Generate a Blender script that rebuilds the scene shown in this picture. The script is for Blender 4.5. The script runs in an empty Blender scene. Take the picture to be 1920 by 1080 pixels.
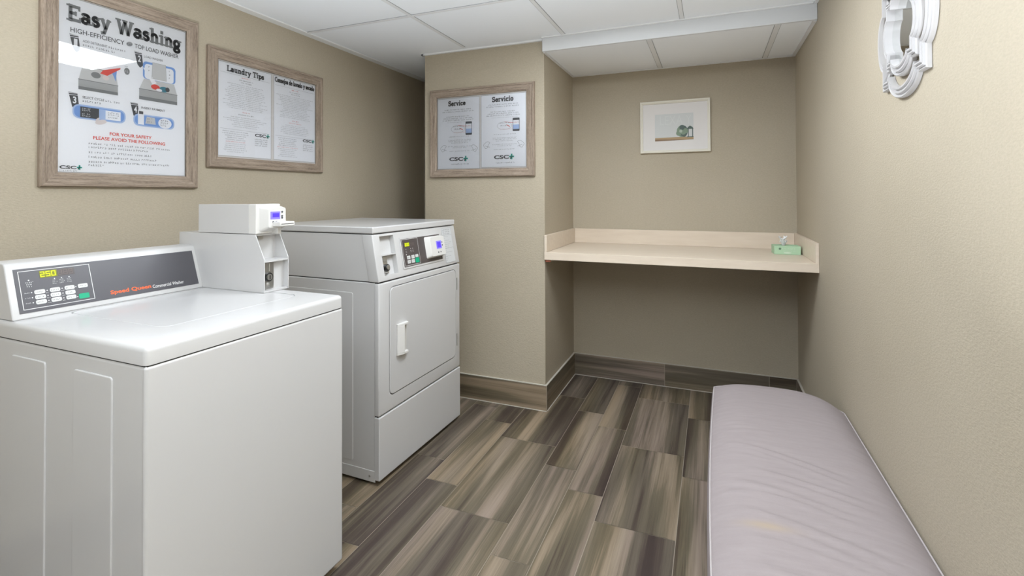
import bpy, bmesh, math, random
from mathutils import Vector, Matrix
R = math.radians
C = bpy.context.scene.collection
sc = bpy.context.scene

# ------------------------------------------------------------------ camera, world, exposure
cd = bpy.data.cameras.new('camera')
cam = bpy.data.objects.new('camera', cd); C.objects.link(cam); sc.camera = cam
cd.sensor_width = 36.0; cd.lens = 17.287; cd.shift_y = -0.0971; cd.clip_start = 0.02
r3 = Vector((0.92718037, 0.37459645, -0.00374862))
u3 = Vector((0.00787538, -0.00948637, 0.99992399))
f3 = Vector((-0.37453242, 0.92713942, 0.01174566))
m = Matrix.Identity(4)
for i in range(3):
    m[i][0] = r3[i]; m[i][1] = u3[i]; m[i][2] = -f3[i]
m[0][3], m[1][3], m[2][3] = 0.0, 0.0, 1.3
cam.matrix_world = m

world = bpy.data.worlds.new('world'); sc.world = world; world.use_nodes = True
bgn = world.node_tree.nodes['Background']
bgn.inputs[0].default_value = (0.95, 0.97, 1.0, 1); bgn.inputs[1].default_value = 0.2
sc.view_settings.view_transform = 'Standard'; sc.view_settings.look = 'None'
sc.view_settings.exposure = 0.38; sc.view_settings.gamma = 1.0; sc.view_settings.use_curve_mapping = False
LAMP_NEAR, CEILING_FILL = 20.0, 98.0

# ------------------------------------------------------------------ room measures
XL, XC, XCL, XR = -2.191, -0.929, -1.766, 0.4934
Y1, YF, YB, Y0 = 2.8255, 2.798, 3.486, -1.6
H, HA, BB = 2.2365, 2.157, 0.155

# ------------------------------------------------------------------ materials
def mat(name, col, rough=0.5, metal=0.0, spec=0.5, coat=0.0, emit=None, es=0.0, coat_rough=0.05):
    m = bpy.data.materials.new(name); m.use_nodes = True
    b = m.node_tree.nodes['Principled BSDF']
    b.inputs['Base Color'].default_value = (*col, 1)
    b.inputs['Roughness'].default_value = rough
    b.inputs['Metallic'].default_value = metal
    b.inputs['Specular IOR Level'].default_value = spec
    b.inputs['Coat Weight'].default_value = coat
    b.inputs['Coat Roughness'].default_value = coat_rough
    if emit:
        b.inputs['Emission Color'].default_value = (*emit, 1); b.inputs['Emission Strength'].default_value = es
    return m
def nd(m, t, **kw):
    n = m.node_tree.nodes.new(t)
    for k, v in kw.items(): setattr(n, k, v)
    return n
def lk(m, a, b): m.node_tree.links.new(a, b)
def bsdf(m): return m.node_tree.nodes['Principled BSDF']
def ramp(m, stops):
    n = nd(m, 'ShaderNodeValToRGB'); e = n.color_ramp.elements
    while len(e) < len(stops): e.new(0.5)
    for i, (p, c) in enumerate(stops): e[i].position = p; e[i].color = (*c, 1)
    return n
def noise(m, vec, scale, detail=2.0, rough=0.5, dist=0.0):
    n = nd(m, 'ShaderNodeTexNoise'); n.inputs['Scale'].default_value = scale
    n.inputs['Detail'].default_value = detail; n.inputs['Roughness'].default_value = rough
    n.inputs['Distortion'].default_value = dist
    if vec is not None: lk(m, vec, n.inputs['Vector'])
    return n
def mapping(m, src, scale):
    n = nd(m, 'ShaderNodeMapping'); n.inputs['Scale'].default_value = scale
    lk(m, src, n.inputs['Vector']); return n.outputs['Vector']
def bump(m, h, strength, dist=0.002):
    n = nd(m, 'ShaderNodeBump'); n.inputs['Strength'].default_value = strength; n.inputs['Distance'].default_value = dist
    lk(m, h, n.inputs['Height']); lk(m, n.outputs['Normal'], bsdf(m).inputs['Normal'])
def coords(m, kind='Object'): return nd(m, 'ShaderNodeTexCoord').outputs[kind]

def wallpaper():
    m = mat('vinyl_wallcovering', (0.45, 0.40, 0.315), rough=0.62, spec=0.35)
    co = coords(m)
    weave = noise(m, mapping(m, co, (95, 95, 230)), 1.0, 3, 0.65)
    patch = noise(m, co, 1.6, 2, 0.5)
    rp = ramp(m, [(0.3, (0.432, 0.378, 0.288)), (0.7, (0.462, 0.408, 0.316))]); lk(m, patch.outputs['Fac'], rp.inputs[0])
    rw = ramp(m, [(0.3, (0.93, 0.93, 0.93)), (0.7, (1.05, 1.05, 1.05))]); lk(m, weave.outputs['Fac'], rw.inputs[0])
    mx = nd(m, 'ShaderNodeMix', data_type='RGBA', blend_type='MULTIPLY'); mx.inputs['Factor'].default_value = 1.0
    lk(m, rp.outputs[0], mx.inputs['A']); lk(m, rw.outputs[0], mx.inputs['B'])
    lk(m, mx.outputs['Result'], bsdf(m).inputs['Base Color'])
    bump(m, weave.outputs['Fac'], 0.6, 0.002)
    return m
def plank_tile():
    m = mat('wood_look_tile', (0.15, 0.12, 0.09), rough=0.42, spec=0.45)
    uv = nd(m, 'ShaderNodeUVMap').outputs[0]
    broad = noise(m, mapping(m, uv, (8.5, 0.5, 1)), 1.0, 2.0, 0.5, 0.3)
    mid = noise(m, mapping(m, uv, (42, 0.9, 1)), 1.0, 4, 0.7, 0.5)
    fine = noise(m, mapping(m, uv, (260, 3.5, 1)), 1.0, 3, 0.7)
    warm = noise(m, mapping(m, uv, (5.0, 0.4, 1)), 1.0, 1, 0.5)
    a = nd(m, 'ShaderNodeMath', operation='MULTIPLY'); lk(m, broad.outputs['Fac'], a.inputs[0]); a.inputs[1].default_value = 0.62
    b = nd(m, 'ShaderNodeMath', operation='MULTIPLY_ADD'); lk(m, mid.outputs['Fac'], b.inputs[0]); b.inputs[1].default_value = 0.26; lk(m, a.outputs[0], b.inputs[2])
    c = nd(m, 'ShaderNodeMath', operation='MULTIPLY_ADD'); lk(m, fine.outputs['Fac'], c.inputs[0]); c.inputs[1].default_value = 0.12; lk(m, b.outputs[0], c.inputs[2])
    rp = ramp(m, [(0.37, (0.050, 0.036, 0.029)), (0.435, (0.076, 0.058, 0.043)), (0.465, (0.108, 0.090, 0.062)), (0.515, (0.140, 0.117, 0.082)),
                  (0.545, (0.205, 0.163, 0.117)), (0.62, (0.300, 0.240, 0.180))])
    lk(m, c.outputs[0], rp.inputs[0])
    tn = ramp(m, [(0.38, (0.98, 0.96, 1.06)), (0.50, (1.0, 1.0, 1.0)), (0.62, (1.04, 1.0, 0.92))]); lk(m, warm.outputs['Fac'], tn.inputs[0])
    mx = nd(m, 'ShaderNodeMix', data_type='RGBA', blend_type='MULTIPLY'); mx.inputs['Factor'].default_value = 1.0
    lk(m, rp.outputs[0], mx.inputs['A']); lk(m, tn.outputs[0], mx.inputs['B']); lk(m, mx.outputs['Result'], bsdf(m).inputs['Base Color'])
    bump(m, fine.outputs['Fac'], 0.15, 0.0006)
    return m
def frame_wood():
    m = mat('greige_wood_grain', (0.3, 0.24, 0.18), rough=0.6, spec=0.3)
    uv = nd(m, 'ShaderNodeUVMap').outputs[0]
    n1 = noise(m, mapping(m, uv, (7, 95, 1)), 1.0, 4, 0.65, 0.4)
    n2 = noise(m, mapping(m, uv, (60, 500, 1)), 1.0, 2, 0.6)
    a = nd(m, 'ShaderNodeMath', operation='MULTIPLY_ADD'); lk(m, n2.outputs['Fac'], a.inputs[0]); a.inputs[1].default_value = 0.35
    b = nd(m, 'ShaderNodeMath', operation='MULTIPLY'); lk(m, n1.outputs['Fac'], b.inputs[0]); b.inputs[1].default_value = 0.65
    lk(m, b.outputs[0], a.inputs[2])
    rp = ramp(m, [(0.33, (0.150, 0.112, 0.085)), (0.48, (0.285, 0.225, 0.175)), (0.64, (0.400, 0.325, 0.260))])
    lk(m, a.outputs[0], rp.inputs[0]); lk(m, rp.outputs[0], bsdf(m).inputs['Base Color'])
    bump(m, a.outputs[0], 0.3, 0.001)
    return m
def cushion_fabric():
    m = mat('mauve_grey_fabric', (0.42, 0.385, 0.385), rough=0.85, spec=0.15)
    co = coords(m)
    n1 = noise(m, mapping(m, co, (10, 60, 30)), 1.0, 4, 0.65)
    n2 = noise(m, co, 600, 1, 0.5)
    rp = ramp(m, [(0.3, (0.285, 0.248, 0.250)), (0.7, (0.312, 0.274, 0.276))]); lk(m, n1.outputs['Fac'], rp.inputs[0])
    # an ochre stain on the seat
    sp = nd(m, 'ShaderNodeSeparateXYZ'); lk(m, co, sp.inputs[0])
    def gauss(out, c0, w):
        s = nd(m, 'ShaderNodeMath', operation='SUBTRACT'); lk(m, out, s.inputs[0]); s.inputs[1].default_value = c0
        d = nd(m, 'ShaderNodeMath', operation='DIVIDE'); lk(m, s.outputs[0], d.inputs[0]); d.inputs[1].default_value = w
        q = nd(m, 'ShaderNodeMath', operation='POWER'); lk(m, d.outputs[0], q.inputs[0]); q.inputs[1].default_value = 2
        return q.outputs[0]
    s = nd(m, 'ShaderNodeMath', operation='ADD'); lk(m, gauss(sp.outputs[0], -0.120, 0.055), s.inputs[0]); lk(m, gauss(sp.outputs[1], -0.205, 0.016), s.inputs[1])
    e = nd(m, 'ShaderNodeMath', operation='MULTIPLY'); lk(m, s.outputs[0], e.inputs[0]); e.inputs[1].default_value = -1
    x = nd(m, 'ShaderNodeMath', operation='EXPONENT'); lk(m, e.outputs[0], x.inputs[0])
    k = nd(m, 'ShaderNodeMath', operation='MULTIPLY'); lk(m, x.outputs[0], k.inputs[0]); k.inputs[1].default_value = 0.8
    mx = nd(m, 'ShaderNodeMix', data_type='RGBA'); lk(m, k.outputs[0], mx.inputs['Factor'])
    lk(m, rp.outputs[0], mx.inputs['A']); mx.inputs['B'].default_value = (0.36, 0.29, 0.22, 1)
    lk(m, mx.outputs['Result'], bsdf(m).inputs['Base Color'])
    bump(m, n2.outputs['Fac'], 0.4, 0.0008)
    return m
def glass_mat():
    m = bpy.data.materials.new('clear_acrylic'); m.use_nodes = True; nt = m.node_tree
    nt.nodes.clear()
    o = nd(m, 'ShaderNodeOutputMaterial'); mx = nd(m, 'ShaderNodeMixShader'); t = nd(m, 'ShaderNodeBsdfTransparent')
    g = nd(m, 'ShaderNodeBsdfGlossy'); g.inputs['Roughness'].default_value = 0.02
    f = nd(m, 'ShaderNodeFresnel'); f.inputs['IOR'].default_value = 1.49
    t.inputs[0].default_value = (0.97, 0.97, 0.97, 1)
    lk(m, f.outputs[0], mx.inputs[0]); lk(m, t.outputs[0], mx.inputs[1]); lk(m, g.outputs[0], mx.inputs[2]); lk(m, mx.outputs[0], o.inputs[0])
    return m
def ceiling_tile():
    m = mat('ceiling_tile_white', (0.89, 0.92, 0.955), rough=0.85, spec=0.2)
    n = noise(m, coords(m), 260, 3, 0.7)
    bump(m, n.outputs['Fac'], 0.12, 0.001)
    return m
def enamel_mat(name, col):
    m = mat(name, col, rough=0.28, spec=0.5, coat=0.2, coat_rough=0.06)
    n = noise(m, coords(m), 55, 2, 0.5)
    bump(m, n.outputs['Fac'], 0.02, 0.0008)
    return m
def laminate():
    m = mat('cream_laminate', (0.70, 0.60, 0.49), rough=0.38, spec=0.4)
    n = noise(m, mapping(m, coords(m), (6, 40, 40)), 1.0, 3, 0.6)
    rp = ramp(m, [(0.3, (0.675, 0.575, 0.465)), (0.7, (0.725, 0.63, 0.52))]); lk(m, n.outputs['Fac'], rp.inputs[0])
    lk(m, rp.outputs[0], bsdf(m).inputs['Base Color'])
    return m

M = dict(
    wall=wallpaper(), tile=plank_tile(), wood=frame_wood(), fabric=cushion_fabric(), glass=glass_mat(),
    ceil=ceiling_tile(), white=enamel_mat('white_enamel', (0.575, 0.572, 0.572)),
    plastic=mat('white_plastic', (0.70, 0.69, 0.67), 0.4), laminate=laminate(),
    tee=mat('white_painted_steel', (0.78, 0.79, 0.80), 0.5), bead=mat('white_painted_trim', (0.84, 0.85, 0.85), 0.5),
    edge_shade=mat('grey_painted_edge_shade', (0.33, 0.34, 0.35), 0.8), fascia=mat('white_painted_fascia', (0.66, 0.675, 0.69), 0.6),  # the grey is painted shade for the tile edges along the tees
    grout=mat('pale_grout', (0.36, 0.31, 0.25), 0.85), caulk=mat('white_caulk', (0.52, 0.49, 0.43), 0.7),
    dark=mat('dark_overlay', (0.085, 0.083, 0.095), 0.35), darker=mat('black_plastic', (0.02, 0.02, 0.02), 0.4),
    brown=mat('brown_black_overlay', (0.075, 0.062, 0.062), 0.35),
    paper=mat('white_paper', (0.86, 0.88, 0.93), 0.6), ink=mat('dark_grey_ink', (0.075, 0.08, 0.09), 0.7),
    inkl=mat('light_grey_ink', (0.32, 0.33, 0.35), 0.7), red=mat('red_ink', (0.70, 0.08, 0.06), 0.7),
    green=mat('green_ink', (0.02, 0.38, 0.30), 0.7), blue=mat('blue_ink', (0.20, 0.36, 0.72), 0.7),
    paleblue=mat('pale_blue_ink', (0.42, 0.55, 0.80), 0.7), grey=mat('grey_ink', (0.42, 0.43, 0.44), 0.7),
    grey2=mat('mid_grey_ink', (0.22, 0.23, 0.24), 0.7), lightgrey=mat('pale_grey_ink', (0.60, 0.61, 0.62), 0.7),
    teal=mat('teal_ink', (0.05, 0.22, 0.30), 0.7), pinkskin=mat('pale_skin_ink', (0.72, 0.66, 0.66), 0.7),
    orange=mat('orange_red_print', (0.85, 0.13, 0.03), 0.5), whiteprint=mat('white_print', (0.75, 0.75, 0.75), 0.5),
    button=mat('white_button', (0.62, 0.63, 0.62), 0.5), gbutton=mat('green_button', (0.0, 0.36, 0.19), 0.5),
    dimled=mat('unlit_segments', (0.16, 0.12, 0.11), 0.5),
    led=mat('yellow_green_led', (0.2, 0.25, 0.0), 0.5, emit=(0.62, 0.72, 0.01), es=1.0),
    ledglow=mat('led_window', (0.10, 0.11, 0.005), 0.5, emit=(0.16, 0.17, 0.0), es=0.7),
    lcd=mat('violet_lcd', (0.03, 0.02, 0.25), 0.5, emit=(0.10, 0.05, 0.75), es=0.7),
    lcdpale=mat('pale_violet_lcd', (0.12, 0.10, 0.4), 0.5, emit=(0.26, 0.22, 0.75), es=0.6),
    steel=mat('brushed_steel', (0.55, 0.55, 0.54), 0.3, metal=0.9), gap_shade=mat('painted_gap_shade', (0.03, 0.03, 0.03), 0.7),  # the near-black is painted shade for gaps between panels
    cream=mat('cream_painted_wood', (0.76, 0.73, 0.64), 0.5), mat_board=mat('white_mat_board', (0.74, 0.72, 0.71), 0.7),
    art_sky=mat('art_pale_sky', (0.62, 0.64, 0.64), 0.7), art_sand=mat('art_tan_ground', (0.42, 0.30, 0.17), 0.7),
    art_brown=mat('art_brown_ground', (0.26, 0.17, 0.11), 0.7), art_green=mat('art_sage_green', (0.22, 0.30, 0.22), 0.7),
    art_dark=mat('art_slate_green', (0.10, 0.14, 0.13), 0.7), art_white=mat('art_white', (0.72, 0.74, 0.73), 0.7),
    art_pale_green=mat('art_pale_green', (0.42, 0.50, 0.42), 0.7),
    art_lettering=mat('art_faint_lettering', (0.66, 0.685, 0.68), 0.7),
    mint=mat('mint_card', (0.42, 0.62, 0.42), 0.6), mintd=mat('dark_green_print', (0.10, 0.20, 0.12), 0.6),
    mintl=mat('pale_mint_print', (0.60, 0.72, 0.58), 0.6), tissue=mat('white_tissue', (0.78, 0.78, 0.78), 0.9),
    piping=mat('pale_piping', (0.42, 0.385, 0.385), 0.8), plinth=mat('dark_stained_wood', (0.05, 0.035, 0.028), 0.5),
    resin=mat('white_resin', (0.47, 0.46, 0.46), 0.45), mirror=mat('mirror_glass', (0.85, 0.86, 0.85), 0.02, metal=1.0),
    splinter=mat('raw_reddish_wood', (0.35, 0.12, 0.07), 0.8),
    diffuser=mat('lit_diffuser', (0.9, 0.9, 0.9), 0.5, emit=(0.90, 0.95, 1.0), es=LAMP_NEAR),
)

# ------------------------------------------------------------------ mesh helpers
KEEP = []
def obj(name, bm, m, parent=None, bevel=0.0, seg=2, smooth=False, loc=None):
    me = bpy.data.meshes.new(name)
    if KEEP: KEEP.pop()
    else: bmesh.ops.recalc_face_normals(bm, faces=bm.faces)
    bm.to_mesh(me); bm.free()
    mats = m if isinstance(m, (list, tuple)) else [m]
    for k in mats: me.materials.append(M[k] if isinstance(k, str) else k)
    o = bpy.data.objects.new(name, me); C.objects.link(o)
    if parent: o.parent = parent
    if loc: o.location = loc
    if bevel:
        b = o.modifiers.new('bevel', 'BEVEL'); b.width = bevel; b.segments = seg; b.limit_method = 'ANGLE'; b.angle_limit = R(35)
        b.harden_normals = True; smooth = True
    if smooth: me.polygons.foreach_set('use_smooth', [True] * len(me.polygons))
    if smooth and not bevel: me.set_sharp_from_angle(angle=R(40))
    return o
def tag(o, label=None, cat=None, group=None, kind=None):
    if label: o['label'] = label
    if cat: o['category'] = cat
    if group: o['group'] = group
    if kind: o['kind'] = kind
    return o
def thing(name, label, cat, loc=(0, 0, 0), rz=0.0, group=None):
    o = bpy.data.objects.new(name, None); C.objects.link(o); o.location = loc; o.rotation_euler = (0, 0, rz)
    o.empty_display_size = 0.05
    return tag(o, label, cat, group)
def box(bm, x0, x1, y0, y1, z0, z1, mi=0):
    v = [bm.verts.new(p) for p in ((x0,y0,z0),(x1,y0,z0),(x1,y1,z0),(x0,y1,z0),(x0,y0,z1),(x1,y0,z1),(x1,y1,z1),(x0,y1,z1))]
    for f in ((0,3,2,1),(4,5,6,7),(0,1,5,4),(1,2,6,5),(2,3,7,6),(3,0,4,7)):
        bm.faces.new([v[i] for i in f]).material_index = mi
    return bm
def B(*a, mi=0): return box(bmesh.new(), *a, mi=mi)
def prism(bm, pts, axis, a0, a1, mi=0):
    """polygon pts extruded along an axis; axis 1: pts=(x,z); axis 2: pts=(x,y); axis 0: pts=(y,z)"""
    def P(p, a): return {0: (a, p[0], p[1]), 1: (p[0], a, p[1]), 2: (p[0], p[1], a)}[axis]
    A = [bm.verts.new(P(p, a0)) for p in pts]; D = [bm.verts.new(P(p, a1)) for p in pts]
    n = len(pts)
    fs = [bm.faces.new(A[::-1]), bm.faces.new(D)] + [bm.faces.new((A[i], A[(i+1) % n], D[(i+1) % n], D[i])) for i in range(n)]
    for f in fs: f.material_index = mi
    return bm
def cyl(bm, c, r, h, axis=2, n=20, r2=None, mi=0):
    r2 = r if r2 is None else r2
    def P(a, rr, t):
        x, y = rr*math.cos(a), rr*math.sin(a)
        return {0: (c[0]+t, c[1]+x, c[2]+y), 1: (c[0]+x, c[1]+t, c[2]+y), 2: (c[0]+x, c[1]+y, c[2]+t)}[axis]
    A = [bm.verts.new(P(2*math.pi*i/n, r, 0)) for i in range(n)]; D = [bm.verts.new(P(2*math.pi*i/n, r2, h)) for i in range(n)]
    fs = [bm.faces.new(A[::-1]), bm.faces.new(D)] + [bm.faces.new((A[i], A[(i+1) % n], D[(i+1) % n], D[i])) for i in range(n)]
    for f in fs: f.material_index = mi
    return bm
def rrect(u0, v0, u1, v1, r, n=5):
    pts = []
    for cx, cy, a in ((u1-r, v0+r, -90), (u1-r, v1-r, 0), (u0+r, v1-r, 90), (u0+r, v0+r, 180)):
        for i in range(n+1):
            t = R(a + 90*i/n); pts.append((cx + r*math.cos(t), cy + r*math.sin(t)))
    return pts
def tube(bm, pts, r, n=8, closed=False, mi=0):
    pts = [Vector(p) for p in pts]; N = len(pts); rings = []
    up = Vector((0, 0, 1))
    for i, p in enumerate(pts):
        a = pts[(i-1) % N] if (closed or i) else p; b = pts[(i+1) % N] if (closed or i < N-1) else p
        t = (b-a).normalized(); s = t.cross(up)
        if s.length < 1e-3: s = t.cross(Vector((1, 0, 0)))
        s.normalize(); w = s.cross(t)
        rings.append([bm.verts.new(p + r*(math.cos(2*math.pi*k/n)*s + math.sin(2*math.pi*k/n)*w)) for k in range(n)])
    for i in range(N if closed else N-1):
        A, D = rings[i], rings[(i+1) % N]
        for k in range(n): bm.faces.new((A[k], A[(k+1) % n], D[(k+1) % n], D[k])).material_index = mi
    if not closed: bm.faces.new(rings[0]); bm.faces.new(rings[-1][::-1])
    return bm
def cut(o, bm):
    """boolean-cut a closed solid out of an object's mesh (evaluated once, no helper stays)"""
    me = bpy.data.meshes.new('c'); bmesh.ops.recalc_face_normals(bm, faces=bm.faces); bm.to_mesh(me); bm.free()
    c = bpy.data.objects.new('c', me); C.objects.link(c); c.matrix_world = Matrix.Identity(4)
    t = bpy.data.objects.new('t', o.data); C.objects.link(t)
    md = t.modifiers.new('b', 'BOOLEAN'); md.operation = 'DIFFERENCE'; md.object = c; md.solver = 'EXACT'
    dg = bpy.context.evaluated_depsgraph_get(); dg.update()
    new = bpy.data.meshes.new_from_object(t.evaluated_get(dg)); new.name = o.data.name
    bpy.data.objects.remove(t); bpy.data.objects.remove(c); o.data = new
    return o
def rounded(x0, x1, y0, y1, z0, z1, r, seg=4, only=None):
    """a box with its edges already rounded in the mesh"""
    bm = B(x0, x1, y0, y1, z0, z1)
    es = [e for e in bm.edges if only is None or only(e.verts[0].co, e.verts[1].co)]
    bmesh.ops.bevel(bm, geom=es, offset=r, segments=seg, profile=0.5, affect='EDGES', clamp_overlap=True)
    return bm
def soften(o, a=38):
    o.data.polygons.foreach_set('use_smooth', [True]*len(o.data.polygons)); o.data.set_sharp_from_angle(angle=R(a))
def struct(name, bm, m, **k): return tag(obj(name, bm, m, **k), kind='structure')

# ---- flat print work in a local (u, v) sheet plane, lying at height n
def sheet_poly(bm, pts, n, mi=0):
    f = bm.faces.new([bm.verts.new((u, v, n)) for u, v in pts]); f.material_index = mi
    return f
def rect(bm, u0, v0, u1, v1, n, mi=0): return sheet_poly(bm, [(u0, v0), (u1, v0), (u1, v1), (u0, v1)], n, mi)
def line(bm, pts, w, n, mi=0, closed=False):
    k = len(pts)
    for i in range(k if closed else k-1):
        a = Vector(pts[i]); b = Vector(pts[(i+1) % k]); d = (b-a)
        if d.length < 1e-7: continue
        d.normalize(); s = Vector((-d.y, d.x))*w/2; a2 = a-d*w*0.25; b2 = b+d*w*0.25
        sheet_poly(bm, [tuple(a2-s), tuple(b2-s), tuple(b2+s), tuple(a2+s)], n, mi)
def disc(bm, u, v, ru, rv, n, mi=0, k=20, rot=0.0):
    c, s = math.cos(rot), math.sin(rot)
    sheet_poly(bm, [(u + c*ru*math.cos(a) - s*rv*math.sin(a), v + s*ru*math.cos(a) + c*rv*math.sin(a)) for a in [2*math.pi*i/k for i in range(k)]], n, mi)
_font = {}
def text(bm, body, u0, v0, u1, v1, n, mi=0, bold=0.0, shear=0.0):
    """a line of lettering fitted into a box of the sheet plane"""
    key = (body, bold, shear)
    if key not in _font:
        cu = bpy.data.curves.new('t', 'FONT'); cu.body = body; cu.offset = bold; cu.shear = shear; cu.resolution_u = 3
        o = bpy.data.objects.new('t', cu); C.objects.link(o)
        dg = bpy.context.evaluated_depsgraph_get(); dg.update()
        me = bpy.data.meshes.new_from_object(o.evaluated_get(dg))
        vs = [v.co.copy() for v in me.vertices]; fs = [tuple(p.vertices) for p in me.polygons]
        bpy.data.objects.remove(o); bpy.data.curves.remove(cu); bpy.data.meshes.remove(me); _font[key] = (vs, fs)
    vs, fs = _font[key]
    xs = [v.x for v in vs]; ys = [v.y for v in vs]; sx = (u1-u0)/(max(xs)-min(xs)); sy = (v1-v0)/(max(ys)-min(ys))
    nv = [bm.verts.new((u0+(v.x-min(xs))*sx, v0+(v.y-min(ys))*sy, n)) for v in vs]
    for f in fs:
        try: bm.faces.new([nv[i] for i in f]).material_index = mi
        except ValueError: pass
def scribble(bm, u0, u1, v, h, n, rng, mi=0, dens=0.8, slope=0.0):
    """a line of type too small to read: little strokes in word groups"""
    u = u0
    while u < u1 - h:
        for k in range(rng.randint(2, 8)):
            if u > u1 - h*0.6: break
            t = rng.random(); w = h*0.55; vv = v + slope*(u-u0)
            if t < 0.55: rect(bm, u, vv, u+w*0.32, vv+h*rng.choice((0.7, 0.7, 1.0)), n, mi)
            if t > 0.35: rect(bm, u, vv+h*0.5, u+w, vv+h*0.68, n, mi)
            if t > 0.6 or t < 0.2: rect(bm, u, vv, u+w, vv+h*0.17, n, mi)
            if t > 0.75: rect(bm, u+w*0.7, vv, u+w, vv+h*0.68, n, mi)
            u += h*0.78/dens
        u += h*0.65

# ---- a small slab-serif alphabet drawn as strokes (poster headings)
def arc(cx, cy, rx, ry, a0, a1, k=14): return [(cx+rx*math.cos(R(a0+(a1-a0)*i/k)), cy+ry*math.sin(R(a0+(a1-a0)*i/k))) for i in range(k+1)]
X = 0.66
def ser(*p): return [[(x-w, y), (x+w, y)] for x, y, w in p]
def ball(x, y): return [[(x-0.03, y), (x+0.03, y)]]
GL = {  # (advance, thick strokes, serifs)
 'E': (0.80, [[(0.2, 0), (0.2, 1)], [(0.2, 0.93), (0.68, 0.93)], [(0.2, 0.5), (0.5, 0.5)], [(0.2, 0.07), (0.72, 0.07)]], ser((0.16, 1-.04, 0.16), (0.16, 0.04, 0.16)) + [[(0.70, 1), (0.70, 0.74)], [(0.74, 0), (0.74, 0.28)], [(0.5, 0.38), (0.5, 0.62)]]),
 'L': (0.74, [[(0.2, 0), (0.2, 1)], [(0.2, 0.07), (0.64, 0.07)]], ser((0.2, 0.96, 0.2), (0.16, 0.04, 0.16)) + [[(0.68, 0), (0.68, 0.3)]]),
 'T': (0.80, [[(0.4, 0), (0.4, 1)], [(0.05, 0.93), (0.75, 0.93)]], ser((0.4, 0.04, 0.2)) + [[(0.06, 1), (0.06, 0.72)], [(0.74, 1), (0.74, 0.72)]]),
 'S': (0.70, [arc(0.34, 0.73, 0.22, 0.20, 30, 270) + arc(0.34, 0.28, 0.25, 0.23, 90, -150)], [[(0.58, 0.98), (0.58, 0.70)], [(0.08, 0.02), (0.08, 0.32)]]),
 'C': (0.82, [arc(0.43, 0.5, 0.33, 0.44, 45, 315)], [[(0.70, 0.98), (0.70, 0.68)]]),
 'W': (1.18, [[(0.14, 0.95), (0.36, 0.03)], [(0.36, 0.03), (0.58, 0.9)], [(0.58, 0.9), (0.80, 0.03)], [(0.80, 0.03), (1.02, 0.95)]], ser((0.14, 0.96, 0.16), (0.58, 0.96, 0.15), (1.03, 0.96, 0.14))),
 'a': (0.62, [arc(0.26, 0.46, 0.19, 0.15, 150, 20, 8) + [(0.45, 0.1)], arc(0.26, 0.2, 0.19, 0.15, 0, 360)], ser((0.52, 0.04, 0.09)) + ball(0.1, 0.52)),
 's': (0.52, [arc(0.25, 0.48, 0.14, 0.13, 30, 270, 10) + arc(0.25, 0.2, 0.16, 0.15, 90, -150, 10)], [[(0.42, 0.64), (0.42, 0.46)], [(0.07, 0.02), (0.07, 0.22)]]),
 'y': (0.64, [[(0.12, X), (0.33, 0.06)], [(0.54, X), (0.26, -0.24), (0.1, -0.27)]], ser((0.12, X-.04, 0.13), (0.54, X-.04, 0.12))),
 'h': (0.70, [[(0.18, 0), (0.18, 1)], arc(0.34, 0.42, 0.17, 0.2, 170, 0, 8) + [(0.51, 0)]], ser((0.1, 0.96, 0.10), (0.18, 0.04, 0.16), (0.53, 0.04, 0.14))),
 'i': (0.38, [[(0.19, 0), (0.19, X)], [(0.19, 0.84), (0.19, 0.98)]], ser((0.12, X-.04, 0.12), (0.19, 0.04, 0.16))),
 'n': (0.70, [[(0.18, 0), (0.18, X)], arc(0.34, 0.42, 0.17, 0.2, 170, 0, 8) + [(0.51, 0)]], ser((0.1, X-.04, 0.10), (0.18, 0.04, 0.16), (0.53, 0.04, 0.14))),
 'u': (0.70, [[(0.16, X), (0.16, 0.25)] + arc(0.33, 0.24, 0.17, 0.2, 180, 350, 8), [(0.5, 0), (0.5, X)]], ser((0.08, X-.04, 0.10), (0.42, X-.04, 0.10), (0.58, 0.04, 0.09))),
 'd': (0.68, [arc(0.27, 0.32, 0.2, 0.28, 0, 360), [(0.48, 0), (0.48, 1)]], ser((0.4, 0.96, 0.10), (0.56, 0.04, 0.09))),
 'g': (0.66, [arc(0.27, 0.38, 0.19, 0.22, 0, 360), arc(0.28, -0.1, 0.2, 0.15, 0, 360), [(0.14, 0.16), (0.14, 0.06), (0.4, 0.04)]], ser((0.5, 0.6, 0.12))),
 'r': (0.52, [[(0.18, 0), (0.18, X)], arc(0.33, 0.42, 0.15, 0.2, 170, 60, 6)], ser((0.1, X-.04, 0.10), (0.18, 0.04, 0.17)) + ball(0.44, 0.55)),
 'p': (0.68, [arc(0.4, 0.32, 0.2, 0.28, 0, 360), [(0.18, -0.3), (0.18, X)]], ser((0.1, X-.04, 0.10), (0.18, -0.27, 0.16))),
 'o': (0.62, [arc(0.31, 0.32, 0.21, 0.28, 0, 360)], []),
 'e': (0.60, [arc(0.3, 0.32, 0.21, 0.28, 0, 330), [(0.1, 0.36), (0.5, 0.36)]], []),
 'j': (0.38, [[(0.2, X), (0.2, -0.2), (0.06, -0.26)], [(0.2, 0.84), (0.2, 0.98)]], ser((0.13, X-.04, 0.12))),
 'l': (0.38, [[(0.19, 0), (0.19, 1)]], ser((0.12, 0.96, 0.12), (0.19, 0.04, 0.16))),
 'v': (0.62, [[(0.12, X), (0.31, 0.04)], [(0.31, 0.04), (0.5, X)]], ser((0.12, X-.04, 0.12), (0.5, X-.04, 0.12))),
 'c': (0.56, [arc(0.3, 0.32, 0.21, 0.28, 40, 320)], ball(0.46, 0.52)),
 ' ': (0.36, [], []),
}
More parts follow.
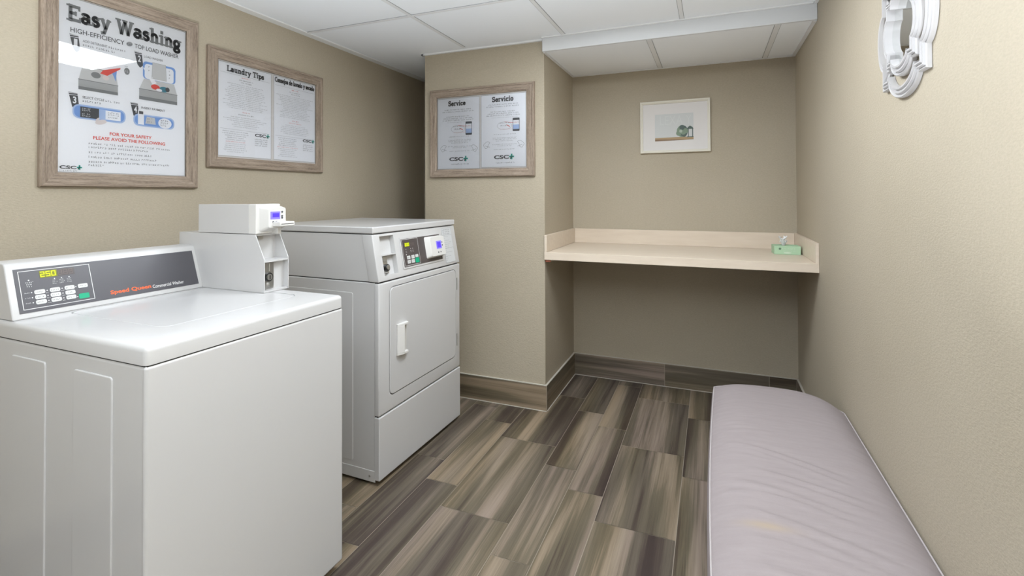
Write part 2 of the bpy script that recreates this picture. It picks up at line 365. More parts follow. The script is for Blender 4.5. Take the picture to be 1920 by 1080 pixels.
def slab(bm, body, u0, v0, u1, cap, n, mi=0, wt=0.17, slope=0.0):
    adv = sum(GL[c][0] for c in body); sx = (u1-u0)/adv; x = u0; t = wt*min(sx, cap)
    for c in body:
        a, st, se = GL[c]
        dy = slope*(x-u0)
        for s in st: line(bm, [(x+p[0]*sx, v0+dy+p[1]*cap) for p in s], t, n, mi)
        for s in se: line(bm, [(x+p[0]*sx, v0+dy+p[1]*cap) for p in s], t*0.55, n+0.00002, mi)
        x += a*sx

# ================================================================== THE ROOM
# floor: slab of grout with individual planks of wood-look tile on top (one mesh)
rng = random.Random(11)
def tile_uv(bm, uvl, f, along, off, swap=False):
    for l in f.loops:
        p = l.vert.co
        l[uvl].uv = (p[1-along] + off[0] if along < 2 else 0, p[along] + off[1])
bm = bmesh.new(); uvl = bm.loops.layers.uv.new('UVMap')
box(bm, XL-0.05, XR+0.05, Y0, YB+0.05, -0.12, -0.0015, mi=1)
bands = [(-2.20, -1.985, 2.0), (-1.985, -1.83, 2.35), (-1.83, -1.522, 1.90), (-1.522, -1.372, 1.667), (-1.372, -1.218, 2.123),
         (-1.218, -1.058, 2.593), (-1.058, -0.748, 2.443), (-0.748, -0.594, 2.267), (-0.594, -0.440, 2.115), (-0.440, -0.132, 2.585),
         (-0.132, 0.022, 2.40), (0.022, 0.332, 2.74), (0.332, 0.50, 2.2)]
g = 0.0012
for x0, x1, yj in bands:
    k0 = int((yj - Y0)/0.637) + 1
    for k in range(-k0, 4):
        a, b = max(yj + k*0.637, Y0), min(yj + (k+1)*0.637, YB)
        if b - a < 0.01: continue
        c0, c1 = max(x0, XL)+g, min(x1, XR)-g
        vs = [bm.verts.new(p) for p in ((c0, a+g, 0), (c1, a+g, 0), (c1, b-g, 0), (c0, b-g, 0))]
        f = bm.faces.new(vs); off = (rng.uniform(0, 40), rng.uniform(0, 40))
        for l in f.loops: l[uvl].uv = (l.vert.co.x+off[0], l.vert.co.y+off[1])
KEEP.append(1)
struct('floor', bm, ['tile', 'grout'])

# walls
T = 0.12
struct('wall_left', B(XL-T, XL, Y0, YB, 0, H+0.1), 'wall')
struct('wall_right', B(XR, XR+T, Y0, YB+T, 0, H+0.1), 'wall')
struct('wall_back', B(XL-T, XR, YB, YB+T, 0, H+0.1), 'wall')
struct('wall_column', B(XCL, XC, Y1, YB, 0, H+0.1), 'wall')
# ceilings
struct('ceiling', B(XL-T, XR, Y0, YF, H, H+0.1), 'ceil')
bm = bmesh.new(); box(bm, XL-T, XCL, YF, YB, H, H+0.1); box(bm, XCL-0.001, XC, YF, Y1, H, H+0.1)
struct('ceiling_corner', bm, 'ceil')
struct('ceiling_alcove', B(XC, XR, YF+0.006, YB, HA, H+0.1), 'ceil')
bm = bmesh.new(); box(bm, XC, XR-0.0005, YF-0.012, YF+0.006, HA-0.004, H-0.0005)
struct('trim_1', bm, 'fascia', bevel=0.004)
# suspended-ceiling tees and wall angles
bm = bmesh.new(); tz = H-0.0035; w = 0.010
for x in (-1.447, -0.791, -0.135): box(bm, x-w, x+w, Y0+0.05, YF-0.02, tz, H-0.0002)
for y in (2.178, 1.524, 0.870, 0.216, -0.438, -1.092, -1.746): box(bm, XL+0.05, XR-0.012, y-w, y+w, tz-0.0006, H-0.0003)
for x in (-1.447, -0.791, -0.135):  # grey strips painted as the shadow lines of the tile edges
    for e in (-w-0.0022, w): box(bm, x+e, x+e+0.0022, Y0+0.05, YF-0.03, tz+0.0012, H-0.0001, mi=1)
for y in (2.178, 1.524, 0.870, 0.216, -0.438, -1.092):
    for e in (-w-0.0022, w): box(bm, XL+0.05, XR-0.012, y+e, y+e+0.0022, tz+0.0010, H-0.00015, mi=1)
struct('trim_2', bm, ['tee', 'edge_shade'])
bm = bmesh.new()
box(bm, XL, XL+0.052, Y0, YB-0.012, H-0.006, H-0.0001); box(bm, XR-0.016, XR, Y0, YF-0.014, H-0.006, H-0.0001)
box(bm, XCL-0.02, XC, Y1-0.020, Y1-0.0001, H-0.010, H-0.0001); box(bm, XC+0.001, XR-0.02, YF-0.030, YF-0.0125, H-0.006, H-0.0001)
box(bm, XCL-0.018, XCL-0.0001, Y1-0.02, YB-0.012, H-0.010, H-0.0002)
box(bm, XL+0.001, XCL-0.02, YB-0.016, YB, H-0.006, H-0.0001)
struct('trim_3', bm, 'bead', bevel=0.001)
bm = bmesh.new(); z1 = HA-0.0002
for x in (-0.311, 0.323):
    box(bm, x-0.013, x+0.013, YF+0.01, YB-0.018, HA-0.004, z1)
    for e in (-0.0155, 0.013): box(bm, x+e, x+e+0.0025, YF+0.01, YB-0.018, HA-0.0022, z1, mi=1)  # same painted shadow lines beside the alcove tees
box(bm, XC+0.0001, XC+0.014, YF+0.01, YB-0.001, HA-0.006, z1); box(bm, XR-0.018, XR-0.0001, YF+0.01, YB-0.001, HA-0.006, z1)
box(bm, XC+0.015, XR-0.019, YB-0.016, YB-0.0001, HA-0.006, z1)
struct('trim_4', bm, ['tee', 'edge_shade'])

# tile baseboards: each wall a run of tiles with pale joints and a caulk line on top
def baseboard(name, p0, p1, nrm, joints, z1=BB):
    bm = bmesh.new(); uvl = bm.loops.layers.uv.new('UVMap')
    p0, p1, nrm = Vector((*p0, 0)), Vector((*p1, 0)), Vector((*nrm, 0)); d = p1-p0; L = d.length; d.normalize(); t = 0.010
    cs = [0] + [j for j in joints if 0 < j < L] + [L]
    def slabq(a, b, t0, t1, za, zb, mi, off=None):
        P = [p0+d*a+nrm*t0, p0+d*b+nrm*t0, p0+d*b+nrm*t1, p0+d*a+nrm*t1]
        v = [bm.verts.new((q.x, q.y, za)) for q in P] + [bm.verts.new((q.x, q.y, zb)) for q in P]
        for f in ((0,3,2,1),(4,5,6,7),(0,1,5,4),(1,2,6,5),(2,3,7,6),(3,0,4,7)):
            F = bm.faces.new([v[i] for i in f]); F.material_index = mi
            if off:
                for l in F.loops:
                    s = (l.vert.co-p0).dot(d); l[uvl].uv = (l.vert.co.z*1.0+off[0], s+off[1])
    for a, b in zip(cs[:-1], cs[1:]): slabq(a+0.0015, b-0.0015, 0, t, 0.003, z1-0.004, 0, (rng.uniform(0, 40), rng.uniform(0, 40)))
    slabq(0, L, 0, t-0.0012, 0, z1-0.0045, 1)
    slabq(0, L, 0, t+0.001, z1-0.004, z1, 2)
    slabq(0, L, 0, t+0.004, 0, 0.003, 2)
    return struct(name, bm, ['tile', 'grout', 'caulk'])
baseboard('baseboard_column', (XCL, Y1), (XC+0.010, Y1), (0, -1), [0.2])
baseboard('baseboard_alcove_left', (XC, Y1), (XC, YB), (1, 0), [])
baseboard('baseboard_back', (XC+0.011, YB), (XR-0.011, YB), (0, -1), [0.62, 1.25])
baseboard('baseboard_right', (XR, YB), (XR, Y0), (-1, 0), [0.05, 0.69, 1.32, 1.95, 2.6, 3.2, 3.9])
baseboard('baseboard_left', (XL, Y0), (XL, YB-0.011), (1, 0), [0.6, 1.2, 1.9, 2.5, 3.1, 3.8, 4.4, 5.1])
baseboard('baseboard_corner', (XL+0.011, YB), (XCL, YB), (0, -1), [])

# ceiling troffers (the fittings that light the room)
def troffer(y0, y1, mk, label):
    x0, x1 = -0.781, -0.145
    t = thing('ceiling_light', label, 'ceiling light', ((x0+x1)/2, (y0+y1)/2, H-0.013))
    cx, cy = (x0+x1)/2, (y0+y1)/2; hx, hy = (x1-x0)/2, (y1-y0)/2
    bm = bmesh.new(); f = 0.022
    box(bm, -hx, hx, -hy, -hy+f, 0, 0.0125); box(bm, -hx, hx, hy-f, hy, 0, 0.0125)
    box(bm, -hx, -hx+f, -hy+f, hy-f, 0, 0.0125); box(bm, hx-f, hx, -hy+f, hy-f, 0, 0.0125)
    obj('frame', bm, 'bead', t)
    obj('diffuser', B(-hx+f, hx-f, -hy+f, hy-f, 0.003, 0.010), mk, t)
troffer(1.535, 2.166, 'diffuser', 'flat square fluorescent troffer in the ceiling grid between washer and bench')
# added fill light in an unseen can behind the camera, to brighten the ceiling
fl = thing('ceiling_fill_light', 'added unseen fill light in a round white can, brightening the ceiling', 'added fill light', (-0.12, -0.30, 0))
bm = bmesh.new(); prev = None
for r_, z_ in ((0.0, 0.0), (0.125, 0.0), (0.125, 0.012), (0.115, 0.02), (0.115, 0.235), (0.121, 0.245), (0.121, 0.25), (0.108, 0.25), (0.100, 0.20), (0.0, 0.19)):
    cur = [bm.verts.new((max(r_, 0.001)*math.cos(a), max(r_, 0.001)*math.sin(a), z_)) for a in [2*math.pi*i/32 for i in range(32)]]
    if prev:
        for i in range(32): bm.faces.new((prev[i], prev[(i+1) % 32], cur[(i+1) % 32], cur[i]))
    prev = cur
obj('can', bm, 'bead', fl, smooth=True)
bm = bmesh.new(); cyl(bm, (0, 0, 0.192), 0.07, 0.022, n=24, r2=0.085); obj('fill_bulb', bm, 'bead', fl, smooth=True)
ld = bpy.data.lights.new('fill_light', 'AREA'); ld.shape = 'DISK'; ld.size = 0.2; ld.energy = CEILING_FILL; ld.spread = R(128); ld.color = (0.90, 0.95, 1.0)
lo = bpy.data.objects.new('fill_light', ld); C.objects.link(lo); lo.parent = fl; lo.location = (0, 0, 0.246); lo.rotation_euler = (math.pi, 0, 0)

# ================================================================== WASHER
AW = -0.0136
WX, WY = -1.208, 0.737
wt = thing('washing_machine', 'white coin-operated top-load washer with dark slanted control panel, nearest the camera on the left', 'washing machine', (WX, WY, 0), AW)
D, W = 0.715, 0.645           # depth runs to -x, width along +y
bm = B(-D, -0.002, 0.003, W-0.003, 0.030, 0.904); obj('body', bm, 'white', wt, bevel=0.010, seg=4)
obj('front_panel', B(-0.016, 0.0, 0.0, W, 0.030, 0.904), 'white', wt, bevel=0.010, seg=4)
obj('seam_shade', B(-D+0.01, -0.004, 0.006, W-0.006, 0.900, 0.912), 'gap_shade', wt)  # black strip painting the shade in the seam under the top
# top: tray with a shallow well and the lid lying in it
top = obj('top', rounded(-D, 0.0, 0.0, W, 0.9065, 0.950, 0.0135, 5, only=lambda a, b: not (a.z < 0.92 and b.z < 0.92)), 'white', wt)
cut(top, prism(bmesh.new(), rrect(-0.59, 0.125, -0.140, 0.585, 0.035), 2, 0.938, 0.96))
soften(top)
obj('lid', prism(bmesh.new(), rrect(-0.587, 0.128, -0.143, 0.582, 0.032), 2, 0.9385, 0.9500), 'white', wt, bevel=0.003, seg=3)
# pressed rectangles in the side sheet
for a, b in ((-0.587, -0.418), (-0.290, -0.129)):
    obj('pressed_panel', prism(bmesh.new(), rrect(a, 0.06, b, 0.863, 0.010), 1, -0.0005, 0.006), 'white', wt, bevel=0.0028, seg=3)
for x in (-0.06, -0.65):
    for y in (0.06, W-0.06):
        ft = bmesh.new(); cyl(ft, (x, y, 0.0), 0.022, 0.014, n=16); cyl(ft, (x, y, 0.014), 0.008, 0.018, n=10)
        obj('foot', ft, 'darker', wt)
# console
CY0, CY1 = 0.008, 0.558
tilt = math.atan2(0.050, 0.145)
prof = [(-0.715, 0.950), (-0.600, 0.950), (-0.602, 0.957), (-0.6505, 1.100), (-0.655, 1.106), (-0.680, 1.112), (-0.715, 1.112)]
con = obj('console', prism(bmesh.new(), prof, 1, CY0, CY1), 'white', wt, bevel=0.004, seg=3)
def plane_child(name, parent, origin, up, **kw):
    """local frame on a face looking +x: X=u (+y), Y=v (up the face), Z=n (out)"""
    U = Vector((0, 1, 0)); V = Vector(up).normalized(); N = U.cross(V)
    m = Matrix.Identity(4)
    for i in range(3): m[i][0], m[i][1], m[i][2], m[i][3] = U[i], V[i], N[i], origin[i]
    return m
def put(o, m): o.matrix_local = m; return o
CM = plane_child('c', wt, (-0.602, CY0, 0.955), (-0.0485, 0, 0.1435))
bm = bmesh.new(); prism(bm, [(0.017, 0.011), (0.536, 0.011), (0.536, 0.141), (0.017, 0.141)], 2, 0.0002, 0.0016)
pan = put(obj('control_panel', bm, 'dark', wt), CM); tag(pan, 'charcoal control overlay')
n0 = 0.0019
bm = bmesh.new(); rng = random.Random(3)
line(bm, [(0.027, 0.021), (0.200, 0.021), (0.200, 0.133), (0.027, 0.133)], 0.0016, n0, closed=True)
for u, v in ((0.108, 0.101), (0.125, 0.101), (0.144, 0.101)):
    disc(bm, u, v, 0.0016, 0.0016, n0)
    for k in range(3): scribble(bm, u-0.006, u+0.007, v-0.006-0.005*k, 0.003, n0, rng)
for k in range(3): scribble(bm, 0.040+0.001*k, 0.058, 0.097-0.006*k, 0.004, n0, rng)
disc(bm, 0.048, 0.105, 0.0018, 0.0018, n0)
for row, v in enumerate((0.068, 0.053, 0.038)):
    for u in (0.050, 0.086, 0.122): disc(bm, u, v, 0.0016, 0.0016, n0)
    scribble(bm, 0.034, 0.047, v-0.001, 0.0032, n0, rng)
    for u in (0.083, 0.119): scribble(bm, u, u+0.008, v-0.008, 0.003, n0, rng)
disc(bm, 0.1565, 0.067, 0.0016, 0.0016, n0); disc(bm, 0.1565, 0.035, 0.0016, 0.0016, n0)
o = put(obj('printing', bm, 'whiteprint', wt), CM); tag(o, 'white panel printing')
bm = bmesh.new(); text(bm, 'Commercial Washer', 0.374, 0.022, 0.482, 0.034, n0, bold=0.01)
tag(put(obj('model_lettering', bm, 'whiteprint', wt), CM), 'white lettering')
bm = bmesh.new(); text(bm, 'Speed Queen', 0.245, 0.021, 0.369, 0.0375, n0, bold=0.028)
tag(put(obj('brand_lettering', bm, 'orange', wt), CM), 'orange lettering')
for v in (0.061, 0.046, 0.031):
    for u in (0.056, 0.092, 0.128):
        bm = bmesh.new(); prism(bm, rrect(u, v, u+0.025, v+0.0125, 0.004, 3), 2, 0.0016, 0.0027)
        scribble(bm, u+0.003, u+0.023, v+0.0045, 0.004, 0.0028, rng, mi=1)
        put(obj('button', bm, ['button', 'ink'], wt), CM)
bm = bmesh.new(); prism(bm, rrect(0.162, 0.061, 0.187, 0.0735, 0.003, 3), 2, 0.0016, 0.0027); scribble(bm, 0.165, 0.185, 0.0655, 0.004, 0.0028, rng, mi=1)
put(obj('button', bm, ['button', 'ink'], wt), CM)
bm = bmesh.new(); prism(bm, rrect(0.160, 0.027, 0.187, 0.043, 0.003, 3), 2, 0.0016, 0.0028)
tag(put(obj('start_button', bm, 'gbutton', wt), CM), 'green start button')
SEG = {'a': ((0, 1), (1, 1)), 'b': ((1, 1), (1, .5)), 'c': ((1, .5), (1, 0)), 'd': ((0, 0), (1, 0)), 'e': ((0, 0), (0, .5)), 'f': ((0, .5), (0, 1)), 'g': ((0, .5), (1, .5))}
DIG = {'2': 'abged', '5': 'afgcd', '0': 'abcdef', '8': 'abcdefg'}
def digits(bm, s, u, v, w, h, st, n, mi):
    for ch in s:
        for k in DIG[ch]: line(bm, [(u+p[0]*w, v+p[1]*h) for p in SEG[k]], st, n, mi)
        u += w*1.55
bm = bmesh.new(); prism(bm, [(0.074, 0.107), (0.160, 0.107), (0.160, 0.129), (0.074, 0.129)], 2, 0.0016, 0.0018)
rect(bm, 0.0745, 0.1075, 0.1165, 0.1285, 0.00195, 1)
digits(bm, '250', 0.077, 0.1115, 0.0085, 0.0135, 0.0026, 0.0022, 2)
digits(bm, '888', 0.1195, 0.1115, 0.0085, 0.0135, 0.0015, 0.0022, 3)
tag(put(obj('display', bm, ['brown', 'ledglow', 'led', 'dimled'], wt), CM), 'glowing yellow display reading 250')

# coin box beside the console
K0, K1 = 0.556, 0.664
cb = obj('coin_box', bmesh.new(), 'white', wt)
bm = bmesh.new()
side = [(-0.735, 0.951), (-0.277, 0.951), (-0.277, 1.068), (-0.322, 1.158), (-0.735, 1.158)]
prism(bm, side, 1, K0, K0+0.003); prism(bm, side, 1, K1-0.003, K1)
box(bm, -0.735, -0.345, K0+0.003, K1-0.003, 0.951, 1.158); box(bm, -0.345, -0.302, K0+0.003, K1-0.003, 0.951, 1.058)
box(bm, -0.345, -0.325, K0+0.003, K1-0.003, 1.153, 1.158)
box(bm, -0.302, -0.279, K0+0.003, K1-0.003, 0.951, 0.957)
bm.to_mesh(cb.data); bm.free()
obj('shelf', B(-0.345, -0.279, K0+0.003, K1-0.003, 1.0585, 1.064), 'white', cb)
bm = B(-0.302, -0.298, K0+0.006, K0+0.060, 0.960, 1.055); box(bm, -0.298, -0.293, K0+0.036, K0+0.050, 1.022, 1.052)
tag(obj('lock_plate', bm, 'steel', cb, bevel=0.002), 'steel plate behind the lock')
bm = bmesh.new(); cyl(bm, (-0.298, K0+0.032, 1.003), 0.016, 0.010, axis=0, n=24); cyl(bm, (-0.288, K0+0.032, 1.003), 0.011, 0.003, axis=0, n=20, mi=1)
box(bm, -0.285, -0.2845, K0+0.030, K0+0.034, 0.996, 1.010, mi=2)
tag(obj('lock', bm, ['darker', 'steel', 'darker'], cb, smooth=True), 'round steel lock')
bm = bmesh.new(); cyl(bm, (-0.298, K0+0.042, 0.974), 0.008, 0.007, axis=0, n=16); obj('lock_pin', bm, 'steel', cb)
bm = B(-0.345, -0.334, K0+0.005, K0+0.010, 1.105, 1.150); box(bm, -0.345, -0.338, K0+0.026, K0+0.048, 1.138, 1.150)
tag(obj('coin_slide', bm, 'steel', cb), 'steel slide parts in the upper recess')
ub = obj('upper_box', B(-0.625, -0.355, K0, K1-0.002, 1.160, 1.266), 'white', wt, bevel=0.0015)
hd = obj('reader_head', B(-0.357, -0.318, K0, K1-0.001, 1.159, 1.268), 'plastic', wt, bevel=0.004, seg=3)
cr = obj('card_reader', bmesh.new(), 'plastic', wt)
bm = bmesh.new()
# tapered bulge: back outline to smaller front outline
bo = rrect(K0+0.014, 1.166, K1-0.003, 1.262, 0.010, 4); fo = rrect(K0+0.028, 1.181, K1-0.004, 1.254, 0.008, 4)
Av = [bm.verts.new((-0.318, p[0], p[1])) for p in bo]; Bv = [bm.verts.new((-0.288, p[0], p[1])) for p in fo]; k = len(bo)
bm.faces.new(Bv); bm.faces.new(Av[::-1])
for i in range(k): bm.faces.new((Av[i], Av[(i+1) % k], Bv[(i+1) % k], Bv[i]))
bmesh.ops.recalc_face_normals(bm, faces=bm.faces); bm.to_mesh(cr.data); bm.free()
for p in cr.data.polygons: p.use_smooth = True
cr.data.set_sharp_from_angle(angle=R(30))
bm = B(-0.288, -0.2868, K0+0.036, K0+0.078, 1.212, 1.240); box(bm, -0.2868, -0.2864, K0+0.044, K0+0.073, 1.219, 1.234, mi=1)
box(bm, -0.2868, -0.2862, K0+0.046, K0+0.071, 1.223, 1.230, mi=1)
tag(obj('screen', bm, ['lcdpale', 'lcd'], cr), 'violet lit screen')
for v in (1.238, 1.223, 1.216):
    bm = bmesh.new(); cyl(bm, (-0.288, K0+0.087, v), 0.0035, 0.002, axis=0, n=12); obj('button', bm, 'ink', cr)
for u in (0.045, 0.058): obj('button', B(-0.288, -0.2865, K0+u, K0+u+0.006, 1.200, 1.205), 'ink', cr)
bm = B(-0.318, -0.252, K0+0.046, K1+0.006, 1.186, 1.203); obj('card_slot', bm, 'plastic', cr, bevel=0.003)
tag(obj('slot_opening', B(-0.2525, -0.2516, K0+0.052, K1, 1.1935, 1.1955), 'darker', cr), 'dark card slot opening')
obj('stem', B(-0.325, -0.290, K0+0.070, K0+0.086, 1.157, 1.187), 'plastic', cr, bevel=0.002)

# ================================================================== DRYER
AD = -0.0263
dt = thing('clothes_dryer', 'tall white front-load dryer with square door and long handle, in the corner beside the column', 'clothes dryer', (-1.3777, 1.8188, 0), AD)
W = 0.7265; D = 0.72
bm = B(-D, -0.026, 0.004, W-0.004, 0.030, 0.903); obj('body', bm, 'white', dt, bevel=0.006, seg=3)
obj('base_strip', B(-D+0.01, -0.024, 0.0015, 0.006, 0.012, 0.062), 'white', dt, bevel=0.002)
bm = bmesh.new(); cyl(bm, (-0.055, 0.0, 0.036), 0.005, 0.003, axis=1, n=12); obj('screw', bm, 'steel', dt)
obj('pressed_panel', prism(bmesh.new(), rrect(-0.64, 0.085, -0.150, 0.852, 0.012), 1, 0.001, 0.010), 'white', dt, bevel=0.0028, seg=3)
fp = obj('front_panel', rounded(-0.028, 0.0, 0, W, 0.308, 0.900, 0.006, 4), 'white', dt)
cut(fp, prism(bmesh.new(), rrect(0.0725, 0.3735, 0.6805, 0.8745, 0.031), 0, -0.018, 0.01))
soften(fp)
obj('lower_panel', B(-0.028, 0.002, 0, W, 0.022, 0.3025), 'white', dt, bevel=0.005, seg=3)
obj('seam_shade', B(-0.035, -0.011, 0.006, W-0.006, 0.295, 0.315), 'gap_shade', dt)  # black strip as painted shade between door panel and lower panel
obj('door_groove_shade', prism(bmesh.new(), rrect(0.0730, 0.3740, 0.6800, 0.8740, 0.030), 0, -0.0178, -0.009), 'gap_shade', dt)  # dark plate standing in for the shade inside the door groove
door = obj('door', prism(bmesh.new(), rrect(0.0765, 0.3775, 0.6765, 0.8705, 0.028), 0, -0.0178, 0.003), 'white', dt, bevel=0.0035, seg=3)
bm = bmesh.new()
prism(bm, [(0.003, 0.122), (0.012, 0.122), (0.026, 0.152), (0.026, 0.158), (0.010, 0.162), (0.008, 0.195), (0.003, 0.202)], 2, 0.556, 0.682)
prism(bm, [(0.003, 0.122), (0.012, 0.122), (0.024, 0.152), (0.024, 0.190), (0.003, 0.202)], 2, 0.546, 0.556)
prism(bm, [(0.003, 0.122), (0.012, 0.122), (0.024, 0.152), (0.024, 0.190), (0.003, 0.202)], 2, 0.682, 0.692)
obj('handle', bm, 'plastic', door, bevel=0.0015)
for z in (0.468, 0.787):
    obj('hinge', B(-0.004, 0.0045, 0.686, 0.692, z-0.034, z+0.034), 'steel', dt)
for y in (0.05, W-0.05):
    for x in (-0.05, -0.66):
        bm = bmesh.new(); cyl(bm, (x, y, 0.0), 0.02, 0.012, n=16); cyl(bm, (x, y, 0.012), 0.008, 0.02, n=10); obj('foot', bm, 'darker', dt)
# upper cabinet: side box and slanted console bezel
sl = lambda z: -0.0395*(z-0.909)/0.213
obj('upper_cabinet', prism(bmesh.new(), [(-D, 0.906), (-0.026, 0.906), (-0.026+sl(1.1195), 1.1195), (-D, 1.1195)], 1, 0.005, W-0.005), 'white', dt, bevel=0.003)
obj('seam_shade', B(-D+0.01, -0.012, 0.008, W-0.008, 0.899, 0.909), 'gap_shade', dt)
cbm = prism(bmesh.new(), [(-0.060, 0.906), (0.0, 0.906), (sl(1.1195), 1.1195), (-0.100, 1.1195)], 1, 0.0, W)
bmesh.ops.bevel(cbm, geom=list(cbm.edges), offset=0.005, segments=4, profile=0.5, affect='EDGES')
cons = obj('console', cbm, 'white', dt)
U = Vector((0, 1, 0)); V = Vector((-0.0395, 0, 0.213)).normalized()
DM = plane_child('d', dt, (0.0005, 0.0, 0.909), V)
def dv(u, v, n): return DM @ Vector((u, v, n))
bm = bmesh.new(); P = [dv(*p) for p in ((0.047, 0.022, 0.02), (0.150, 0.022, 0.02), (0.150, 0.203, 0.02), (0.047, 0.203, 0.02), (0.047, 0.022, -0.026), (0.150, 0.022, -0.026), (0.150, 0.203, -0.026), (0.047, 0.203, -0.026))]
v = [bm.verts.new(p) for p in P]
for f in ((0,1,2,3),(7,6,5,4),(0,4,5,1),(1,5,6,2),(2,6,7,3),(3,7,4,0)): bm.faces.new([v[i] for i in f])
cut(cons, bm)
soften(cons)
def dbox(bm, u0, u1, v0, v1, n0, n1, mi=0): prism(bm, [(u0, v0), (u1, v0), (u1, v1), (u0, v1)], 2, n0, n1, mi); return bm
bm = bmesh.new(); dbox(bm, 0.0475, 0.1495, 0.112, 0.118, -0.0255, -0.001); put(obj('coin_shelf', bm, 'white', dt), DM)
bm = bmesh.new(); dbox(bm, 0.052, 0.105, 0.030, 0.108, -0.0258, -0.021); dbox(bm, 0.07, 0.09, 0.085, 0.108, -0.021, -0.014)
tag(put(obj('lock_plate', bm, 'steel', dt, bevel=0.0015), DM), 'steel plate behind the lock')
bm = bmesh.new(); cyl(bm, (0.084, 0.056, -0.021), 0.016, 0.015, n=22); cyl(bm, (0.084, 0.056, -0.006), 0.011, 0.004, n=20, mi=1); cyl(bm, (0.090, 0.034, -0.021), 0.006, 0.008, n=12, mi=1)
tag(put(obj('lock', bm, ['darker', 'steel'], dt, smooth=True), DM), 'round steel lock')
bm = bmesh.new(); prism(bm, rrect(0.190, 0.030, 0.556, 0.187, 0.006, 3), 2, 0.0, 0.002)
put(obj('panel_surround', bm, 'white', dt, bevel=0.001), DM)
bm = bmesh.new(); dbox(bm, 0.199, 0.545, 0.039, 0.176, 0.002, 0.0032)
tag(put(obj('control_panel', bm, 'brown', dt), DM), 'dark brown control overlay')
n1 = 0.0035; bm = bmesh.new(); rng = random.Random(5)
line(bm, [(0.203, 0.044), (0.335, 0.044), (0.335, 0.173), (0.203, 0.173)], 0.0016, n1, closed=True)
for u in (0.228, 0.268, 0.285):
    disc(bm, u, 0.124, 0.002, 0.002, n1); scribble(bm, u-0.006, u+0.008, 0.113, 0.004, n1, rng); scribble(bm, u-0.004, u+0.008, 0.107, 0.004, n1, rng)
disc(bm, 0.226, 0.098, 0.003, 0.003, n1)
tag(put(obj('printing', bm, 'whiteprint', dt), DM), 'white panel printing')
bm = bmesh.new(); dbox(bm, 0.219, 0.307, 0.135, 0.158, 0.0032, 0.0036); rect(bm, 0.2215, 0.1365, 0.262, 0.1565, 0.0038, 1)
digits(bm, '200', 0.225, 0.140, 0.0078, 0.012, 0.0026, 0.004, 2); digits(bm, '888', 0.266, 0.140, 0.0078, 0.012, 0.0013, 0.004, 3)
tag(put(obj('display', bm, ['brown', 'ledglow', 'led', 'dimled'], dt), DM), 'glowing yellow green digital display')
for u, v in ((0.227, 0.074), (0.263, 0.074), (0.227, 0.053), (0.261, 0.053)):
    bm = bmesh.new(); prism(bm, rrect(u, v, u+0.026, v+0.017, 0.003, 3), 2, 0.0032, 0.0045); scribble(bm, u+0.004, u+0.023, v+0.006, 0.005, 0.0047, rng, mi=1)
    put(obj('button', bm, ['button', 'ink'], dt), DM)
bm = bmesh.new(); prism(bm, rrect(0.297, 0.077, 0.322, 0.091, 0.003, 3), 2, 0.0032, 0.0045); put(obj('button', bm, 'button', dt), DM)
bm = bmesh.new(); prism(bm, rrect(0.294, 0.050, 0.326, 0.074, 0.004, 3), 2, 0.0032, 0.0048); tag(put(obj('start_button', bm, 'gbutton', dt), DM), 'green start button')
# card reader on the dryer
bm = bmesh.new()
bo = rrect(0.396, 0.055, 0.548, 0.170, 0.010, 4); fo = rrect(0.412, 0.063, 0.546, 0.163, 0.008, 4); k = len(bo)
Av = [bm.verts.new((p[0], p[1], 0.0032)) for p in bo]; Bv = [bm.verts.new((p[0], p[1], 0.030)) for p in fo]
bm.faces.new(Bv); bm.faces.new(Av[::-1])
for i in range(k): bm.faces.new((Av[i], Av[(i+1) % k], Bv[(i+1) % k], Bv[i]))
rd = put(obj('card_reader', bm, 'plastic', dt, smooth=True), DM)
bm = bmesh.new(); dbox(bm, 0.462, 0.512, 0.098, 0.140, 0.030, 0.031); dbox(bm, 0.470, 0.504, 0.104, 0.134, 0.031, 0.0315, mi=1)
tag(obj('screen', bm, ['lcdpale', 'lcd'], rd), 'violet lit screen')
for u, v in ((0.520, 0.130), (0.520, 0.114), (0.474, 0.080), (0.496, 0.080)):
    bm = bmesh.new(); cyl(bm, (u, v, 0.030), 0.0035, 0.002, n=12); obj('button', bm, 'ink', rd)
# instruction label
bm = bmesh.new(); prism(bm, rrect(0.580, 0.010, 0.682, 0.205, 0.004, 3), 2, 0.0002, 0.0010)
for v in (0.192, 0.181, 0.170): scribble(bm, 0.59, 0.665, v, 0.007, 0.0012, rng, mi=1)
for k in range(13): scribble(bm, 0.586, 0.60+rng.random()*0.075, 0.155-k*0.0110, 0.005, 0.0012, rng, mi=2)
line(bm, [(0.584, 0.165), (0.676, 0.165)], 0.001, 0.0012, 2); line(bm, [(0.584, 0.092), (0.676, 0.092)], 0.001, 0.0012, 2)
line(bm, rrect(0.581, 0.011, 0.681, 0.204, 0.004, 3), 0.0008, 0.0012, 2, closed=True)
tag(put(obj('instruction_label', bm, ['lightgrey', 'ink', 'grey2'], dt), DM), 'pale grey instruction label')
obj('seam_shade', B(-D+0.01, -0.048, 0.008, W-0.008, 1.116, 1.126), 'gap_shade', dt)
obj('top_panel', B(-D, -0.034, -0.001, W+0.001, 1.1235, 1.154), 'white', dt, bevel=0.006, seg=4)

